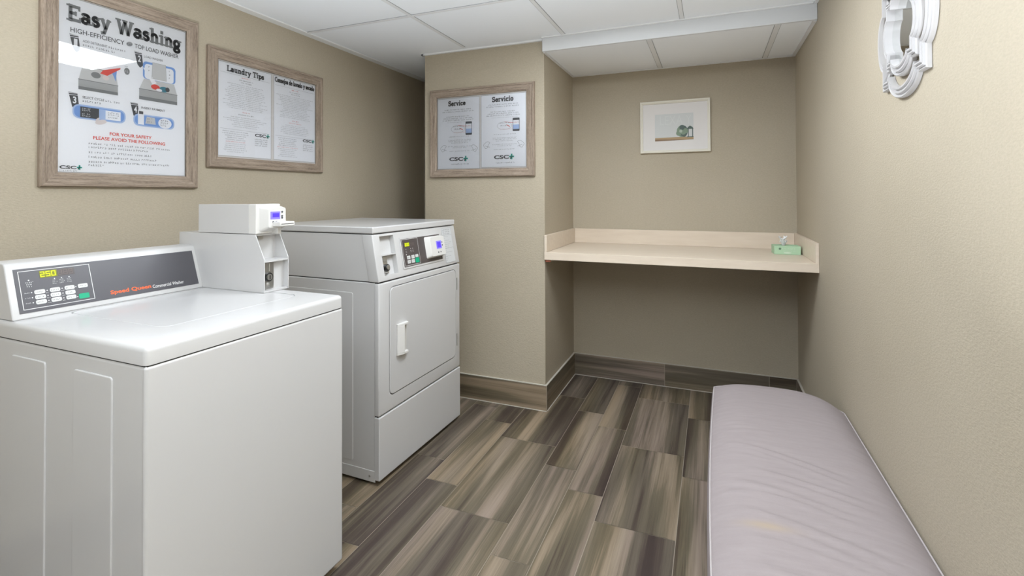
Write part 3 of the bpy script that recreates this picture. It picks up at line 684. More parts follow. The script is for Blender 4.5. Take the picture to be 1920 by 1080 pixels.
# ================================================================== FRAMED NOTICES
def facing(origin, face):
    """frame for something flat on a wall: X=right, Y=up, Z=out of the wall"""
    U, N = {'+x': ((0, 1, 0), (1, 0, 0)), '-y': ((1, 0, 0), (0, -1, 0)), '-x': ((0, -1, 0), (-1, 0, 0))}[face]
    m = Matrix.Identity(4)
    for i in range(3): m[i][0], m[i][1], m[i][2], m[i][3] = U[i], (0, 0, 1)[i], N[i], origin[i]
    return m
def moulding(w, h, prof, parent, name='frame', m='wood'):
    """mitred frame from a (inset, height) profile; grain runs along each rail"""
    bm = bmesh.new(); uvl = bm.loops.layers.uv.new('UVMap')
    cor = lambda d: [(d, d), (w-d, d), (w-d, h-d), (d, h-d)]
    rr = random.Random(int(w*1000))
    for s in range(4):
        off = (rr.uniform(0, 9), rr.uniform(0, 9)); per = 0
        for (d0, z0), (d1, z1) in zip(prof[:-1], prof[1:]):
            A0, A1 = cor(d0)[s], cor(d0)[(s+1) % 4]; B0, B1 = cor(d1)[s], cor(d1)[(s+1) % 4]
            P = [(*A0, z0), (*A1, z0), (*B1, z1), (*B0, z1)]
            if max(abs(P[0][i]-P[3][i]) for i in range(3)) < 1e-6: continue
            f = bm.faces.new([bm.verts.new(p) for p in P]); q = math.hypot(d1-d0, z1-z0)
            ax = s % 2
            for l, pv in zip(f.loops, (per, per, per+q, per+q)): l[uvl].uv = (l.vert.co[ax]+off[0], pv+off[1])
            per += q
    bmesh.ops.remove_doubles(bm, verts=bm.verts, dist=1e-6)
    return obj(name, bm, m, parent)
PROF = [(0, 0.0005), (0, 0.014), (0.004, 0.021), (0.011, 0.022), (0.014, 0.019), (0.040, 0.0175), (0.046, 0.015), (0.052, 0.014), (0.052, 0.006), (0.051, 0.0005)]
def notice(name, label, origin, face, w, h, sheets, bow=0.0):
    t = thing(name, label, 'framed notice'); t.matrix_world = facing(origin, face)
    moulding(w, h, PROF, t)
    obj('backing', B(0.03, w-0.03, 0.03, h-0.03, 0.001, 0.0065), 'mat_board', t)
    out = []
    for (a, b2, c, d) in sheets:
        bm = bmesh.new(); prism(bm, [(a, b2), (c, b2), (c, d), (a, d)], 2, 0.0066, 0.0072)
        line(bm, [(a, b2), (c, b2), (c, d), (a, d)], 0.0012, 0.0074, 1, closed=True)
        out.append(obj('paper_sheet', bm, ['paper', 'grey2'], t))
    # slightly bowed clear acrylic
    bm = bmesh.new(); nu, nv = 24, 24; g = []
    for j in range(nv+1):
        row = []
        for i in range(nu+1):
            u = 0.052+(w-0.104)*i/nu; v = 0.052+(h-0.104)*j/nv
            s = math.sin(math.pi*i/nu)*math.sin(math.pi*j/nv)
            row.append(bm.verts.new((u, v, 0.0105+bow*s)))
        g.append(row)
    for j in range(nv):
        for i in range(nu): bm.faces.new((g[j][i], g[j][i+1], g[j+1][i+1], g[j+1][i]))
    obj('glazing', bm, 'glass', t, smooth=True)
    return out
def csc(bm, u0, v0, u1, h, n, ink=0, gr=1):
    text(bm, 'CSC', u0, v0, u0+(u1-u0)*0.76, v0+h, n, ink, bold=0.035)
    cu, cv, s = u0+(u1-u0)*0.90, v0+h*0.55, (u1-u0)*0.10
    line(bm, [(cu-s, cv), (cu+s, cv)], s*0.75, n, gr); line(bm, [(cu, cv-s*1.1), (cu, cv+s*1.1)], s*0.75, n, gr)
    line(bm, [(cu-s*0.7, cv-s*0.9), (cu+s*0.2, cv)], s*0.5, n+0.00003, ink)
NZ = 0.0077

# --- poster one
(P1,) = notice('framed_poster', 'large portrait wood-framed washing instructions poster with bold heading, hung at far left above the washer', (XL, 0.975, 1.333), '+x', 0.572, 0.757, [(0.055, 0.055, 0.517, 0.700)], bow=0.0015)
bm = bmesh.new(); slab(bm, 'Easy Washing', 0.079, 0.615, 0.500, 0.058, NZ, wt=0.22)
tag(obj('headline', bm, 'grey2', P1), 'bold serif heading reading Easy Washing')
bm = bmesh.new(); rng = random.Random(21)
text(bm, 'HIGH-EFFICIENCY', 0.090, 0.573, 0.270, 0.591, NZ, 0, bold=0.008); text(bm, 'TOP LOAD WASHER', 0.308, 0.573, 0.487, 0.591, NZ, 0, bold=0.008)
disc(bm, 0.289, 0.583, 0.012, 0.009, NZ, 2, rot=0.4); scribble(bm, 0.280, 0.299, 0.579, 0.007, NZ+0.0001, rng, 0)
text(bm, 'FOR YOUR SAFETY', 0.220, 0.204, 0.376, 0.217, NZ, 1, bold=0.02); text(bm, 'PLEASE AVOID THE FOLLOWING', 0.164, 0.183, 0.431, 0.196, NZ, 1, bold=0.02)
text(bm, 'LOAD WASHER', 0.345, 0.543, 0.42, 0.552, NZ, 0); text(bm, 'INSERT PAYMENT', 0.335, 0.328, 0.43, 0.337, NZ, 0, bold=0.01)
text(bm, 'ADD DETERGENT', 0.129, 0.546, 0.21, 0.555, NZ, 0); scribble(bm, 0.215, 0.280, 0.546, 0.008, NZ, rng, 0); scribble(bm, 0.129, 0.24, 0.532, 0.008, NZ, rng, 0)
text(bm, 'SELECT CYCLE', 0.129, 0.334, 0.20, 0.343, NZ, 0, bold=0.01); scribble(bm, 0.205, 0.255, 0.334, 0.008, NZ, rng, 0); scribble(bm, 0.129, 0.19, 0.321, 0.008, NZ, rng, 0)
for v, e in ((0.163, 0.456), (0.149, 0.375), (0.130, 0.38), (0.112, 0.41), (0.094, 0.455), (0.081, 0.215)): scribble(bm, 0.150, e, v, 0.0078, NZ, rng, 0)
obj('body_text', bm, ['ink', 'red', 'inkl'], P1)
bm = bmesh.new(); rng = random.Random(8)
for cu, cv, dg_ in ((0.105, 0.535, '1'), (0.325, 0.530, '2'), (0.103, 0.320, '3'), (0.311, 0.318, '4')):  # shaded numbered arrows
    sheet_poly(bm, [(cu-0.018, cv+0.030), (cu+0.010, cv+0.030), (cu+0.016, cv-0.022), (cu+0.004, cv-0.034), (cu-0.006, cv-0.022)], NZ, 0)
    text(bm, dg_, cu-0.004, cv-0.010, cu+0.007, cv+0.016, NZ+0.0001, 5, bold=0.03)
    for k in range(2): line(bm, [(cu-0.020, cv+0.020+k*0.007), (cu+0.012, cv+0.022+k*0.007)], 0.002, NZ+0.0001, 5)
# washer seen from the front, detergent cup
sheet_poly(bm, [(0.116, 0.366), (0.248, 0.366), (0.248, 0.402), (0.116, 0.402)], NZ, 3)
sheet_poly(bm, [(0.116, 0.402), (0.248, 0.402), (0.240, 0.455), (0.128, 0.455)], NZ, 4)
line(bm, [(0.116, 0.404), (0.248, 0.404)], 0.003, NZ+0.0001, 2); line(bm, [(0.128, 0.455), (0.240, 0.455)], 0.002, NZ+0.0001, 2)
rect(bm, 0.116, 0.366, 0.248, 0.378, NZ+0.0001, 2)
sheet_poly(bm, [(0.124, 0.455), (0.240, 0.455), (0.240, 0.525), (0.124, 0.525)], NZ, 6)
disc(bm, 0.172, 0.430, 0.016, 0.012, NZ+0.0002, 2); disc(bm, 0.205, 0.427, 0.011, 0.010, NZ+0.0002, 10)
sheet_poly(bm, [(0.186, 0.440), (0.196, 0.455), (0.256, 0.478), (0.256, 0.472), (0.210, 0.436)], NZ+0.0003, 7)
sheet_poly(bm, [(0.222, 0.462), (0.244, 0.470), (0.240, 0.420)], NZ+0.0002, 8)
disc(bm, 0.280, 0.470, 0.010, 0.014, NZ+0.0002, 2); scribble(bm, 0.272, 0.292, 0.466, 0.008, NZ+0.0003, rng, 5); scribble(bm, 0.272, 0.292, 0.487, 0.006, NZ+0.0003, rng, 2)
# washer with the lid open
sheet_poly(bm, [(0.326, 0.366), (0.482, 0.366), (0.482, 0.408), (0.326, 0.408)], NZ, 3)
sheet_poly(bm, [(0.326, 0.408), (0.482, 0.408), (0.468, 0.455), (0.345, 0.455)], NZ, 4)
line(bm, [(0.326, 0.410), (0.482, 0.410)], 0.003, NZ+0.0001, 2); rect(bm, 0.326, 0.366, 0.482, 0.380, NZ+0.0001, 2)
prism(bm, rrect(0.340, 0.455, 0.474, 0.528, 0.014, 4), 2, NZ, NZ+0.0001, 8)
prism(bm, rrect(0.347, 0.456, 0.466, 0.519, 0.012, 4), 2, NZ+0.0001, NZ+0.0002, 6)
prism(bm, [(0.375, 0.462), (0.435, 0.462), (0.432, 0.530), (0.378, 0.530)], 2, NZ+0.0002, NZ+0.0003, 4)
line(bm, [(0.375, 0.462), (0.435, 0.462), (0.432, 0.530), (0.378, 0.530)], 0.0014, NZ+0.0004, 3, closed=True)
for u in (0.362, 0.446):
    for v in (0.475, 0.49, 0.505): scribble(bm, u, u+0.012, v, 0.008, NZ+0.0003, rng, 2)
disc(bm, 0.390, 0.428, 0.018, 0.011, NZ+0.0003, 7); disc(bm, 0.425, 0.424, 0.019, 0.012, NZ+0.0003, 9); disc(bm, 0.405, 0.418, 0.012, 0.006, NZ+0.0004, 6)
disc(bm, 0.440, 0.426, 0.009, 0.010, NZ+0.00035, 0)
sheet_poly(bm, [(0.340, 0.500), (0.350, 0.500), (0.395, 0.445), (0.378, 0.436)], NZ+0.0004, 6)
# control panel drawing
prism(bm, rrect(0.098, 0.256, 0.276, 0.310, 0.022, 5), 2, NZ, NZ+0.0001, 11); prism(bm, rrect(0.103, 0.261, 0.271, 0.305, 0.018, 5), 2, NZ+0.0001, NZ+0.0002, 8)
prism(bm, [(0.122, 0.262), (0.183, 0.262), (0.183, 0.302), (0.122, 0.302)], 2, NZ+0.0002, NZ+0.0003, 0); prism(bm, [(0.183, 0.262), (0.205, 0.262), (0.205, 0.302), (0.183, 0.302)], 2, NZ+0.0002, NZ+0.0003, 11)
prism(bm, [(0.205, 0.264), (0.258, 0.264), (0.258, 0.300), (0.205, 0.300)], 2, NZ+0.0002, NZ+0.0003, 6)
for v in (0.266, 0.273, 0.287, 0.294): scribble(bm, 0.128, 0.160, v, 0.006, NZ+0.0004, rng, 6)
for v in (0.272, 0.282, 0.290): scribble(bm, 0.214, 0.252, v, 0.006, NZ+0.0004, rng, 0)
disc(bm, 0.190, 0.252, 0.020, 0.009, NZ+0.0004, 10, rot=0.3); disc(bm, 0.178, 0.260, 0.010, 0.004, NZ+0.0005, 10, rot=0.9)
# payment drawing
prism(bm, rrect(0.305, 0.255, 0.470, 0.305, 0.020, 5), 2, NZ, NZ+0.0001, 11); prism(bm, rrect(0.310, 0.260, 0.465, 0.300, 0.018, 5), 2, NZ+0.0001, NZ+0.0002, 8)
prism(bm, [(0.322, 0.262), (0.345, 0.262), (0.345, 0.322), (0.322, 0.322)], 2, NZ+0.0002, NZ+0.0003, 6); prism(bm, [(0.326, 0.305), (0.342, 0.305), (0.342, 0.317), (0.326, 0.317)], 2, NZ+0.0003, NZ+0.0004, 0)
sheet_poly(bm, [(0.350, 0.268), (0.392, 0.268), (0.388, 0.296), (0.356, 0.298)], NZ+0.0003, 4)
for v in (0.274, 0.286): scribble(bm, 0.358, 0.385, v, 0.008, NZ+0.0004, rng, 2)
disc(bm, 0.430, 0.278, 0.028, 0.022, NZ+0.0004, 6)
for v in (0.266, 0.276, 0.286): scribble(bm, 0.412, 0.452, v, 0.009, NZ+0.0005, rng, 2)
KEEP.append(1)
obj('diagrams', bm, ['ink', 'inkl', 'grey2', 'grey', 'lightgrey', 'paper', 'paper', 'red', 'blue', 'teal', 'pinkskin', 'paleblue'], P1)
bm = bmesh.new(); csc(bm, 0.060, 0.066, 0.128, 0.013, NZ); scribble(bm, 0.061, 0.122, 0.058, 0.005, NZ, rng, 0)
obj('logo', bm, ['ink', 'green'], P1)

# --- poster two
P2 = notice('framed_notice', 'landscape wood-framed laundry tips notice with two dense text sheets, on the left wall', (XL, 1.595, 1.433), '+x', 0.734, 0.575, [(0.058, 0.060, 0.363, 0.516), (0.381, 0.060, 0.677, 0.516)], bow=0.001)
bm = bmesh.new(); slab(bm, 'Laundry Tips', 0.102, 0.476, 0.318, 0.027, NZ, wt=0.22); obj('headline', bm, 'ink', P2[0])
bm = bmesh.new(); slab(bm, 'Consejos de lavado y secado', 0.388, 0.484, 0.672, 0.026, NZ, wt=0.26); obj('headline', bm, 'ink', P2[1])
rng = random.Random(2)
for sh, o_, w_ in ((0, 0.068, 0.285), (1, 0.391, 0.277)):
    bm = bmesh.new()
    cx = o_+w_/2
    scribble(bm, cx-0.026, cx+0.026, 0.455, 0.007, NZ, rng, 1); scribble(bm, cx-0.04, cx+0.045, 0.442, 0.006, NZ, rng, 0); scribble(bm, cx-0.03, cx+0.035, 0.431, 0.006, NZ, rng, 0)
    v = 0.418
    for k in range(14):
        hw = rng.uniform(0.60, 0.98)*w_/2; scribble(bm, cx-hw, cx+hw, v, 0.0044, NZ, rng, 2); v -= 0.0092
    scribble(bm, cx-0.022, cx+0.022, 0.281, 0.007, NZ, rng, 1); scribble(bm, cx-0.045, cx+0.045, 0.269, 0.006, NZ, rng, 1 if o_ > 0.3 else 0)
    v = 0.255
    for k in range(6): hw = rng.uniform(0.45, 0.9)*w_/2; scribble(bm, cx-hw, cx+hw, v, 0.0044, NZ, rng, 2); v -= 0.0095
    v = 0.180
    for k in range(11): hw = rng.uniform(0.045, 0.075); scribble(bm, o_+0.085-hw, o_+0.085+hw, v, 0.0048, NZ, rng, 0 if k < 5 else (1 if k == 5 else 2)); v -= 0.0100
    for k in range(4): scribble(bm, o_+0.195, o_+0.275, 0.155-k*0.0105, 0.006, NZ, rng, 0)
    line(bm, [(o_, 0.467), (o_+w_, 0.467)], 0.0007, NZ, 2); line(bm, [(o_, 0.193), (o_+w_, 0.193)], 0.0007, NZ, 2)
    obj('body_text', bm, ['ink', 'red', 'grey2'], P2[sh])
bm = bmesh.new(); csc(bm, 0.263, 0.170, 0.352, 0.017, NZ); obj('logo', bm, ['ink', 'green'], P2[0])
bm = bmesh.new(); csc(bm, 0.584, 0.174, 0.672, 0.017, NZ); obj('logo', bm, ['ink', 'green'], P2[1])

# --- poster three, on the column
P3 = notice('framed_notice', 'landscape wood-framed service notice with two sheets in two languages, hanging on the column', (-1.7205, Y1, 1.411), '-y', 0.733, 0.575, [(0.056, 0.056, 0.360, 0.514), (0.373, 0.060, 0.676, 0.514)], bow=0.0)
bm = bmesh.new(); slab(bm, 'Service', 0.135, 0.466, 0.262, 0.031, NZ, wt=0.22); obj('headline', bm, 'ink', P3[0])
bm = bmesh.new(); slab(bm, 'Servicio', 0.448, 0.470, 0.594, 0.031, NZ, wt=0.22); obj('headline', bm, 'ink', P3[1])
rng = random.Random(9)
for o_ in (0.056, 0.373):
    bm = bmesh.new()
    cx = o_+0.152; e = 0.012 if o_ > 0.3 else 0
    for v, hw in ((0.437+e, 0.10), (0.424+e, 0.115), (0.392+e, 0.085), (0.380+e, 0.105), (0.368+e, 0.115)): scribble(bm, cx-hw, cx+hw, v, 0.0075, NZ, rng, 0)
    scribble(bm, cx-0.08, cx+0.10, 0.356+e, 0.004, NZ, rng, 2)
    for v, hw in ((0.262, 0.075), (0.240, 0.085), (0.231, 0.080), (0.221, 0.060), (0.199, 0.085), (0.190, 0.05), (0.168, 0.075)): scribble(bm, cx-hw+0.01, cx+hw+0.01, v, 0.0062, NZ, rng, 2)
    scribble(bm, cx-0.05, cx+0.08, 0.083, 0.008, NZ, rng, 0)
    obj('body_text', bm, ['ink', 'red', 'grey2'], P3[1 if o_ > 0.3 else 0])
for sh, (a, b2, c, d) in enumerate(((0.261, 0.272, 0.307, 0.358), (0.588, 0.280, 0.634, 0.362))):    # telephone drawing and little hands
    bm = bmesh.new()
    prism(bm, rrect(a, b2, c, d, 0.005, 3), 2, NZ, NZ+0.0001, 0); prism(bm, [(a+0.003, b2+0.012), (c-0.003, b2+0.012), (c-0.003, d-0.014), (a+0.003, d-0.014)], 2, NZ+0.0001, NZ+0.0002, 4)
    prism(bm, [(a+0.003, b2+0.012), (c-0.003, b2+0.012), (c-0.003, b2+0.040), (a+0.003, b2+0.040)], 2, NZ+0.0002, NZ+0.0003, 3)
    scribble(bm, a+0.006, c-0.004, d-0.030, 0.006, NZ+0.0004, rng, 1)
    line(bm, [(a-0.055, d-0.022), (a, d-0.028)], 0.002, NZ, 1); line(bm, [(a-0.040, d-0.040), (a-0.020, d-0.052)], 0.004, NZ, 1)
    line(bm, [(a-0.10+0.05*math.cos(t)+0.045, d-0.045+0.024*math.sin(t)) for t in [i*math.pi/8 for i in range(16)]], 0.0012, NZ, 2, closed=True)
    scribble(bm, a-0.09, a-0.02, d-0.030, 0.007, NZ+0.0001, rng, 0); scribble(bm, a-0.08, a-0.03, d-0.048, 0.009, NZ+0.0001, rng, 0); scribble(bm, a-0.085, a-0.005, d-0.068, 0.004, NZ+0.0001, rng, 1)
    for u, v, k in (((0.098, 0.190, 1), (0.325, 0.185, -1)), ((0.410, 0.200, 1), (0.642, 0.200, -1)))[sh]:
        pts = [(u+0.018*math.cos(t)*(1+0.35*math.sin(3*t)), v+0.020*math.sin(t)+k*0.008*math.cos(t)) for t in [i*math.pi/8 for i in range(16)]]
        line(bm, pts, 0.0018, NZ, 2, closed=True); line(bm, [(u-k*0.01, v-0.004), (u+k*0.022, v-0.014)], 0.002, NZ, 2)
    KEEP.append(1)
    obj('diagrams', bm, ['ink', 'red', 'inkl', 'paleblue', 'paper'], P3[sh])
bm = bmesh.new(); csc(bm, 0.142, 0.107, 0.275, 0.024, NZ); obj('logo', bm, ['ink', 'green'], P3[0])
bm = bmesh.new(); csc(bm, 0.461, 0.110, 0.594, 0.024, NZ); obj('logo', bm, ['ink', 'green'], P3[1])

# --- small picture in the alcove
PA = thing('framed_picture', 'small cream-framed picture of a round green tree on a tan shore, centred in the alcove', 'picture')
mm = facing((-0.446, YB, 1.577), '-y'); PA.matrix_world = mm @ Matrix.Rotation(R(0.15), 4, 'Z')
moulding(0.449, 0.352, [(0, 0.0005), (0, 0.020), (0.003, 0.023), (0.010, 0.023), (0.013, 0.019), (0.017, 0.018), (0.019, 0.006), (0.019, 0.0005)], PA, m='cream')
obj('mat_board', B(0.015, 0.434, 0.015, 0.337, 0.001, 0.008), 'mat_board', PA)
bm = bmesh.new(); n = 0.0083
prism(bm, [(0.097, 0.080), (0.344, 0.080), (0.344, 0.262), (0.097, 0.262)], 2, 0.0079, n, 0)
sheet_poly(bm, [(0.097, 0.080), (0.344, 0.084), (0.344, 0.103), (0.097, 0.103)], n+0.0001, 1); sheet_poly(bm, [(0.097, 0.080), (0.220, 0.081), (0.300, 0.086), (0.097, 0.093)], n+0.0002, 2)
for a in range(16):
    t = a*0.9; disc(bm, 0.272+0.024*math.cos(t)*(a % 3)/2, 0.142+0.030*math.sin(t)*(a % 4)/3, 0.017, 0.017, n+0.0003+a*0.00001, 3 if a % 3 else 4)
disc(bm, 0.272, 0.142, 0.034, 0.040, n+0.00025, 3); disc(bm, 0.285, 0.140, 0.022, 0.038, n+0.00028, 4); disc(bm, 0.264, 0.142, 0.010, 0.011, n+0.0006, 6)
for u in (0.309, 0.336): rect(bm, u, 0.100, u+0.005, 0.158, n+0.0006, 4)
sheet_poly(bm, [(0.302, 0.154), (0.344, 0.154), (0.338, 0.166), (0.322, 0.176), (0.308, 0.166)], n+0.0006, 4); rect(bm, 0.302, 0.099, 0.344, 0.104, n+0.0006, 4)
KEEP.append(1)
obj('print', bm, ['art_sky', 'art_sand', 'art_brown', 'art_green', 'art_dark', 'art_white', 'art_pale_green'], PA)
bm = bmesh.new()
text(bm, 'LEXA Y', 0.131, 0.190, 0.332, 0.248, n+0.0008, bold=-0.01)
obj('lettering', bm, 'art_lettering', PA)

# ================================================================== COUNTER IN THE ALCOVE
ct = thing('folding_counter', 'cream laminate folding counter with low upstands, spanning the alcove between column and right wall', 'counter', ((XC+XR)/2, YB, 0.907))
HW = (XR-XC)/2 - 0.0006
obj('countertop', B(-HW, HW, -0.668, -0.001, 0.022, 0.045), 'laminate', ct, bevel=0.001)
obj('front_edge', B(-HW, HW, -0.676, -0.6698, 0.0, 0.046), 'laminate', ct, bevel=0.0015)
obj('back_upstand', B(-HW+0.016, HW-0.016, -0.018, -0.001, 0.0452, 0.146), 'laminate', ct, bevel=0.0015)
obj('side_upstand', B(-HW, -HW+0.0155, -0.674, -0.001, 0.0462, 0.147), 'laminate', ct, bevel=0.0015)
obj('side_upstand', B(HW-0.0155, HW, -0.674, -0.001, 0.0462, 0.147), 'laminate', ct, bevel=0.0015)
obj('support_cleat', B(-HW, -HW+0.02, -0.60, -0.02, -0.02, 0.0218), 'laminate', ct)
bm = bmesh.new(); prism(bm, [(-HW+0.004, -0.668), (-HW+0.038, -0.667), (-HW+0.030, -0.640), (-HW+0.006, -0.636)], 2, -0.014, 0.0215)
tag(obj('broken_corner', bm, 'splinter', ct, bevel=0.003), 'chipped reddish wood under the front left corner')

# tissue box
TZ = 0.9525
tb = thing('tissue_box', 'mint green tissue box on the right end of the counter', 'tissue box', (0.3995, 3.225, TZ), R(2))
bx, by, bz = 0.067, 0.052, 0.048
o = obj('carton', B(-bx, bx, -by, by, 0.0, bz), 'mint', tb)
cut(o, prism(bmesh.new(), [(0.042*math.cos(i*math.pi/10), 0.022*math.sin(i*math.pi/10)) for i in range(20)], 2, bz-0.012, bz+0.01))
b = o.modifiers.new('bevel', 'BEVEL'); b.width = 0.0015; b.segments = 2; b.limit_method = 'ANGLE'
bm = bmesh.new(); rng = random.Random(4)
sheet = Matrix(((1, 0, 0, 0), (0, 0, -1, -by-0.0003), (0, 1, 0, 0), (0, 0, 0, 1)))
disc(bm, -0.038, 0.032, 0.006, 0.006, 0, 0); line(bm, [(-0.038, 0.024), (-0.038, 0.038)], 0.002, 0.0001, 0); line(bm, [(-0.045, 0.030), (-0.031, 0.034)], 0.002, 0.0001, 0)
scribble(bm, -0.026, 0.040, 0.030, 0.008, 0, rng, 1); scribble(bm, -0.022, 0.050, 0.018, 0.006, 0, rng, 1); disc(bm, 0.0, 0.010, 0.02, 0.004, 0, 1)
pr = obj('printing', bm, ['mintd', 'mintl'], tb); pr.matrix_local = sheet
bm = bmesh.new(); rng = random.Random(6)   # crumpled tuft: ruffled petals of tissue
for k in range(7):
    a = k*2*math.pi/7; L = 9; rows = []
    for j in range(L):
        t = j/(L-1); rr_ = 0.004+0.018*t**0.8*(0.75+0.35*(k % 3)/2); z = bz-0.008 + (0.034+0.012*(k*5 % 3))*math.sin(t*(1.5+0.25*(k % 4)))
        row = []
        for s in range(5):
            aa = a + (s-2)*0.20*(0.5+t) + 0.12*math.sin(3*t+k)
            row.append(bm.verts.new((rr_*math.cos(aa)*1.15, rr_*math.sin(aa), z + 0.006*t*math.sin(s*2.1+k*1.7+t*5))))
        rows.append(row)
    for j in range(L-1):
        for s in range(4): bm.faces.new((rows[j][s], rows[j][s+1], rows[j+1][s+1], rows[j+1][s]))
o = obj('tissue', bm, 'tissue', tb, smooth=True, loc=(-0.012, 0.004, 0)); sd = o.modifiers.new('s', 'SOLIDIFY'); sd.thickness = 0.0008

# ================================================================== BENCH
be = thing('bench', 'long bench with a wrinkled mauve-grey cushion along the right wall', 'bench', (0.245, 1.60, 0))
BX0, BX1, BY0, BY1 = -0.238, 0.240, -0.85, 0.815      # local extents, top edge
def plan(s):
    """outline of the cushion: superellipse corners, the far right one rounder"""
    return s
def cushion():
    bm = bmesh.new(); NX, NY = 56, 150
    def top(u, v):      # u,v in 0..1 across / along
        x = BX0+(BX1-BX0)*u; y = BY0+(BY1-BY0)*v
        # far end bulges outwards, far corners rounded
        y += 0.055*v**12*math.sin(math.pi*min(1, u*0.85+0.08))
        if u > 0.55: y -= 0.115*v**10*((u-0.55)/0.45)**3
        if v > 0.93 and u < 0.1: y -= 0.015*((0.1-u)/0.1)**2*(v-0.93)/0.07
        x += -0.010*math.sin(math.pi*v)*(1-u)**3*1.6
        ex = 1-abs(2*u-1)**5; ey = 1-abs(2*v-1)**30
        z = 0.424 + 0.042*ex*ey
        # sag and creases running across the seat
        wr = 0.0
        for (c, sl, w, a, u0, u1) in ((0.655, -0.10, 0.007, 0.0032, 0.05, 0.80), (0.640, -0.11, 0.006, 0.0026, 0.10, 0.85), (0.61, -0.07, 0.007, 0.0015, 0.05, 0.5), (0.560, -0.06, 0.007, 0.0035, 0.18, 0.85), (0.545, -0.07, 0.006, 0.0024, 0.25, 0.9),
                                      (0.515, -0.08, 0.007, 0.0022, 0.1, 0.8), (0.470, -0.02, 0.008, 0.0036, 0.0, 0.60), (0.482, -0.06, 0.006, 0.0022, 0.05, 0.8), (0.430, -0.08, 0.008, 0.0028, 0.1, 0.9), (0.405, -0.09, 0.007, 0.0020, 0.3, 1.0),
                                      (0.70, 0.02, 0.005, 0.0012, 0.0, 0.45), (0.72, 0.02, 0.005, 0.0010, 0.0, 0.4), (0.74, 0.01, 0.005, 0.0010, 0.0, 0.45), (0.36, -0.05, 0.007, 0.0018, 0.1, 0.8), (0.30, -0.06, 0.008, 0.0022, 0.1, 0.8), (0.2, -0.05, 0.008, 0.002, 0.1, 0.8)):
            d = (v - (c + sl*u + 0.008*math.sin(5*u)))/w
            e = max(0.0, min(1.0, (u-u0)/0.15))*max(0.0, min(1.0, (u1-u)/0.2))
            wr += a*e*(math.exp(-d*d) - 0.6*math.exp(-(d-1.6)**2))
        z += wr*1.7 - 0.004*math.exp(-((v-0.55)/0.12)**2)*ex
        return Vector((x, y, z))
    G = [[bm.verts.new(top(i/NX, j/NY)) for i in range(NX+1)] for j in range(NY+1)]
    for j in range(NY):
        for i in range(NX): bm.faces.new((G[j][i], G[j][i+1], G[j+1][i+1], G[j+1][i]))
    rim = [G[0][i] for i in range(NX+1)] + [G[j][NX] for j in range(1, NY+1)] + [G[NY][i] for i in range(NX-1, -1, -1)] + [G[j][0] for j in range(NY-1, 0, -1)]
    prev = rim; edge = [v.co.copy() for v in rim]; cx, cy = (BX0+BX1)/2, (BY0+BY1)/2
    for z, s in ((0.414, 0.004), (0.39, 0.008), (0.36, 0.008), (0.335, 0.004), (0.328, -0.004)):
        cur = []
        for v0, e in zip(rim, edge):
            nx = 1 if e.x > BX1-0.03 else (-1 if e.x < BX0+0.03 else 0); ny = 1 if e.y > BY1-0.10 else (-1 if e.y < BY0+0.03 else 0)
            if nx > 0: s2 = min(s, 0.004)
            else: s2 = s
            cur.append(bm.verts.new((e.x+nx*s2, e.y+ny*s, z)))
        n = len(cur)
        for i in range(n): bm.faces.new((prev[i], prev[(i+1) % n], cur[(i+1) % n], cur[i]))
        prev = cur
    bm.faces.new(prev[::-1])
    return bm, edge
bm, edge = cushion()
cu = obj('cushion', bm, 'fabric', be, smooth=True)
cu.data.set_sharp_from_angle(angle=R(75))
bm = bmesh.new(); tube(bm, [(e.x, e.y, e.z+0.001) for e in edge[::2]], 0.0024, n=7, closed=True)
tag(obj('piping', bm, 'piping', cu, smooth=True), 'pale piping cord along the top edge')
obj('seat_board', B(-0.225, 0.235, -0.83, 0.79, 0.290, 0.3285), 'plinth', be, bevel=0.003)
bm = B(-0.205, 0.225, -0.80, -0.775, 0.22, 0.29); box(bm, -0.205, 0.225, 0.745, 0.77, 0.22, 0.29); box(bm, -0.205, -0.18, -0.775, 0.745, 0.22, 0.29); box(bm, 0.2, 0.225, -0.775, 0.745, 0.22, 0.29)
obj('apron', bm, 'plinth', be)
for x in (-0.18, 0.20):
    for y in (-0.775, 0.745):
        bm = bmesh.new(); cyl(bm, (x, y, 0.0), 0.016, 0.29, n=4, r2=0.028); obj('leg', bm, 'plinth', be)

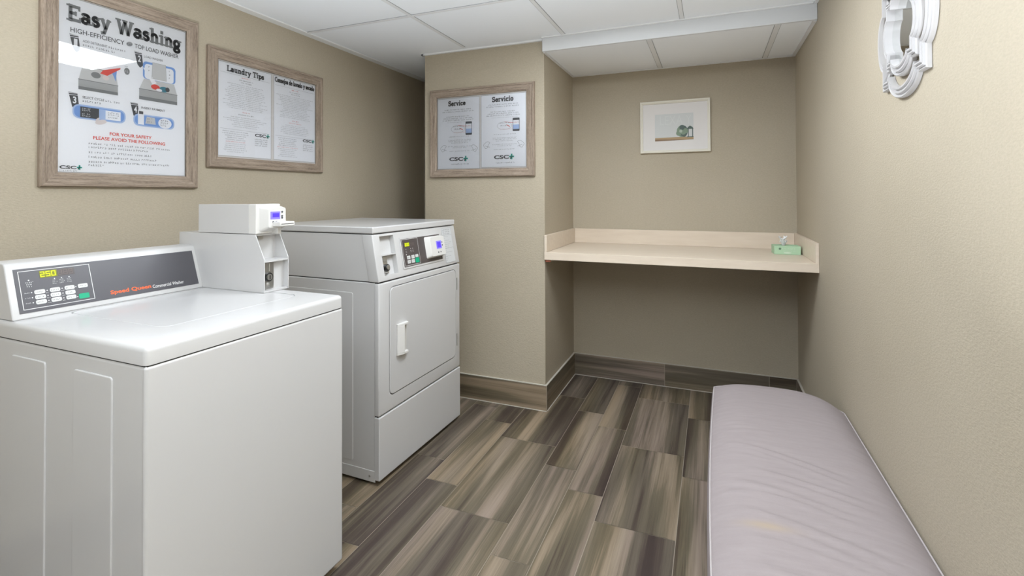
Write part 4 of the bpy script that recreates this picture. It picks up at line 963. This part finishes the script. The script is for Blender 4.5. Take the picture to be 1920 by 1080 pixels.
# ================================================================== QUATREFOIL MIRROR
mi_ = thing('wall_mirror', 'small white quatrefoil mirror with stepped moulding, high on the right wall', 'mirror')
mi_.matrix_world = facing((XR, 1.62, 1.745), '-x')
def quatre(s):
    q = []
    arcs = lambda cx, cy, rx, ry, a0, a1: [(cx+rx*math.cos(R(a0+(a1-a0)*i/14)), cy+ry*math.sin(R(a0+(a1-a0)*i/14))) for i in range(15)]
    q += [(0.112, -0.145), (0.160, -0.145), (0.160, -0.088)] + arcs(0.150, 0, 0.055, 0.088, -80, 80) + [(0.160, 0.088), (0.160, 0.145), (0.112, 0.145)]
    q += arcs(0, 0.125, 0.112, 0.062, 8, 172)
    q += [(-0.112, 0.145), (-0.160, 0.145), (-0.160, 0.088)] + arcs(-0.150, 0, 0.055, 0.088, 100, 260) + [(-0.160, -0.088), (-0.160, -0.145), (-0.112, -0.145)]
    q += arcs(0, -0.125, 0.112, 0.062, 188, 352)
    return [(x*s, y*s) for x, y in q]
def rings(name, prof, m, close=None):
    bm = bmesh.new(); prev = None
    for s, h in prof:
        cur = [bm.verts.new((x, y, h)) for x, y in quatre(s)]; k = len(cur)
        if prev:
            for i in range(k): bm.faces.new((prev[i], prev[(i+1) % k], cur[(i+1) % k], cur[i]))
        prev = cur
    o = obj(name, bm, m, mi_); o.data.polygons.foreach_set('use_smooth', [True]*len(o.data.polygons)); o.data.set_sharp_from_angle(angle=R(24)); return o
rings('outer_moulding', [(1.0, 0.001), (1.0, 0.010), (0.985, 0.013), (0.955, 0.010), (0.945, 0.010), (0.93, 0.016), (0.905, 0.016), (0.895, 0.012), (0.885, 0.012), (0.87, 0.018), (0.845, 0.018), (0.835, 0.001)], 'resin')
rings('inner_moulding', [(0.685, 0.001), (0.685, 0.013), (0.665, 0.017), (0.64, 0.013), (0.63, 0.013), (0.615, 0.020), (0.59, 0.020), (0.58, 0.015), (0.57, 0.015), (0.555, 0.022), (0.53, 0.022), (0.52, 0.002)], 'resin')
bm = bmesh.new()
for sx in (-1, 1):
    for sy in (-1, 1):
        prism(bm, [(sx*0.095, sy*0.093), (sx*0.108, sy*0.086), (sx*0.143, sy*0.118), (sx*0.131, sy*0.127)], 2, 0.002, 0.009)
obj('corner_bridge', bm, 'resin', mi_)
bm = bmesh.new(); bm.faces.new([bm.verts.new((x, y, 0.003)) for x, y in quatre(0.52)])
KEEP.append(1)
tag(obj('mirror_plate', bm, 'mirror', mi_), 'silvered glass')
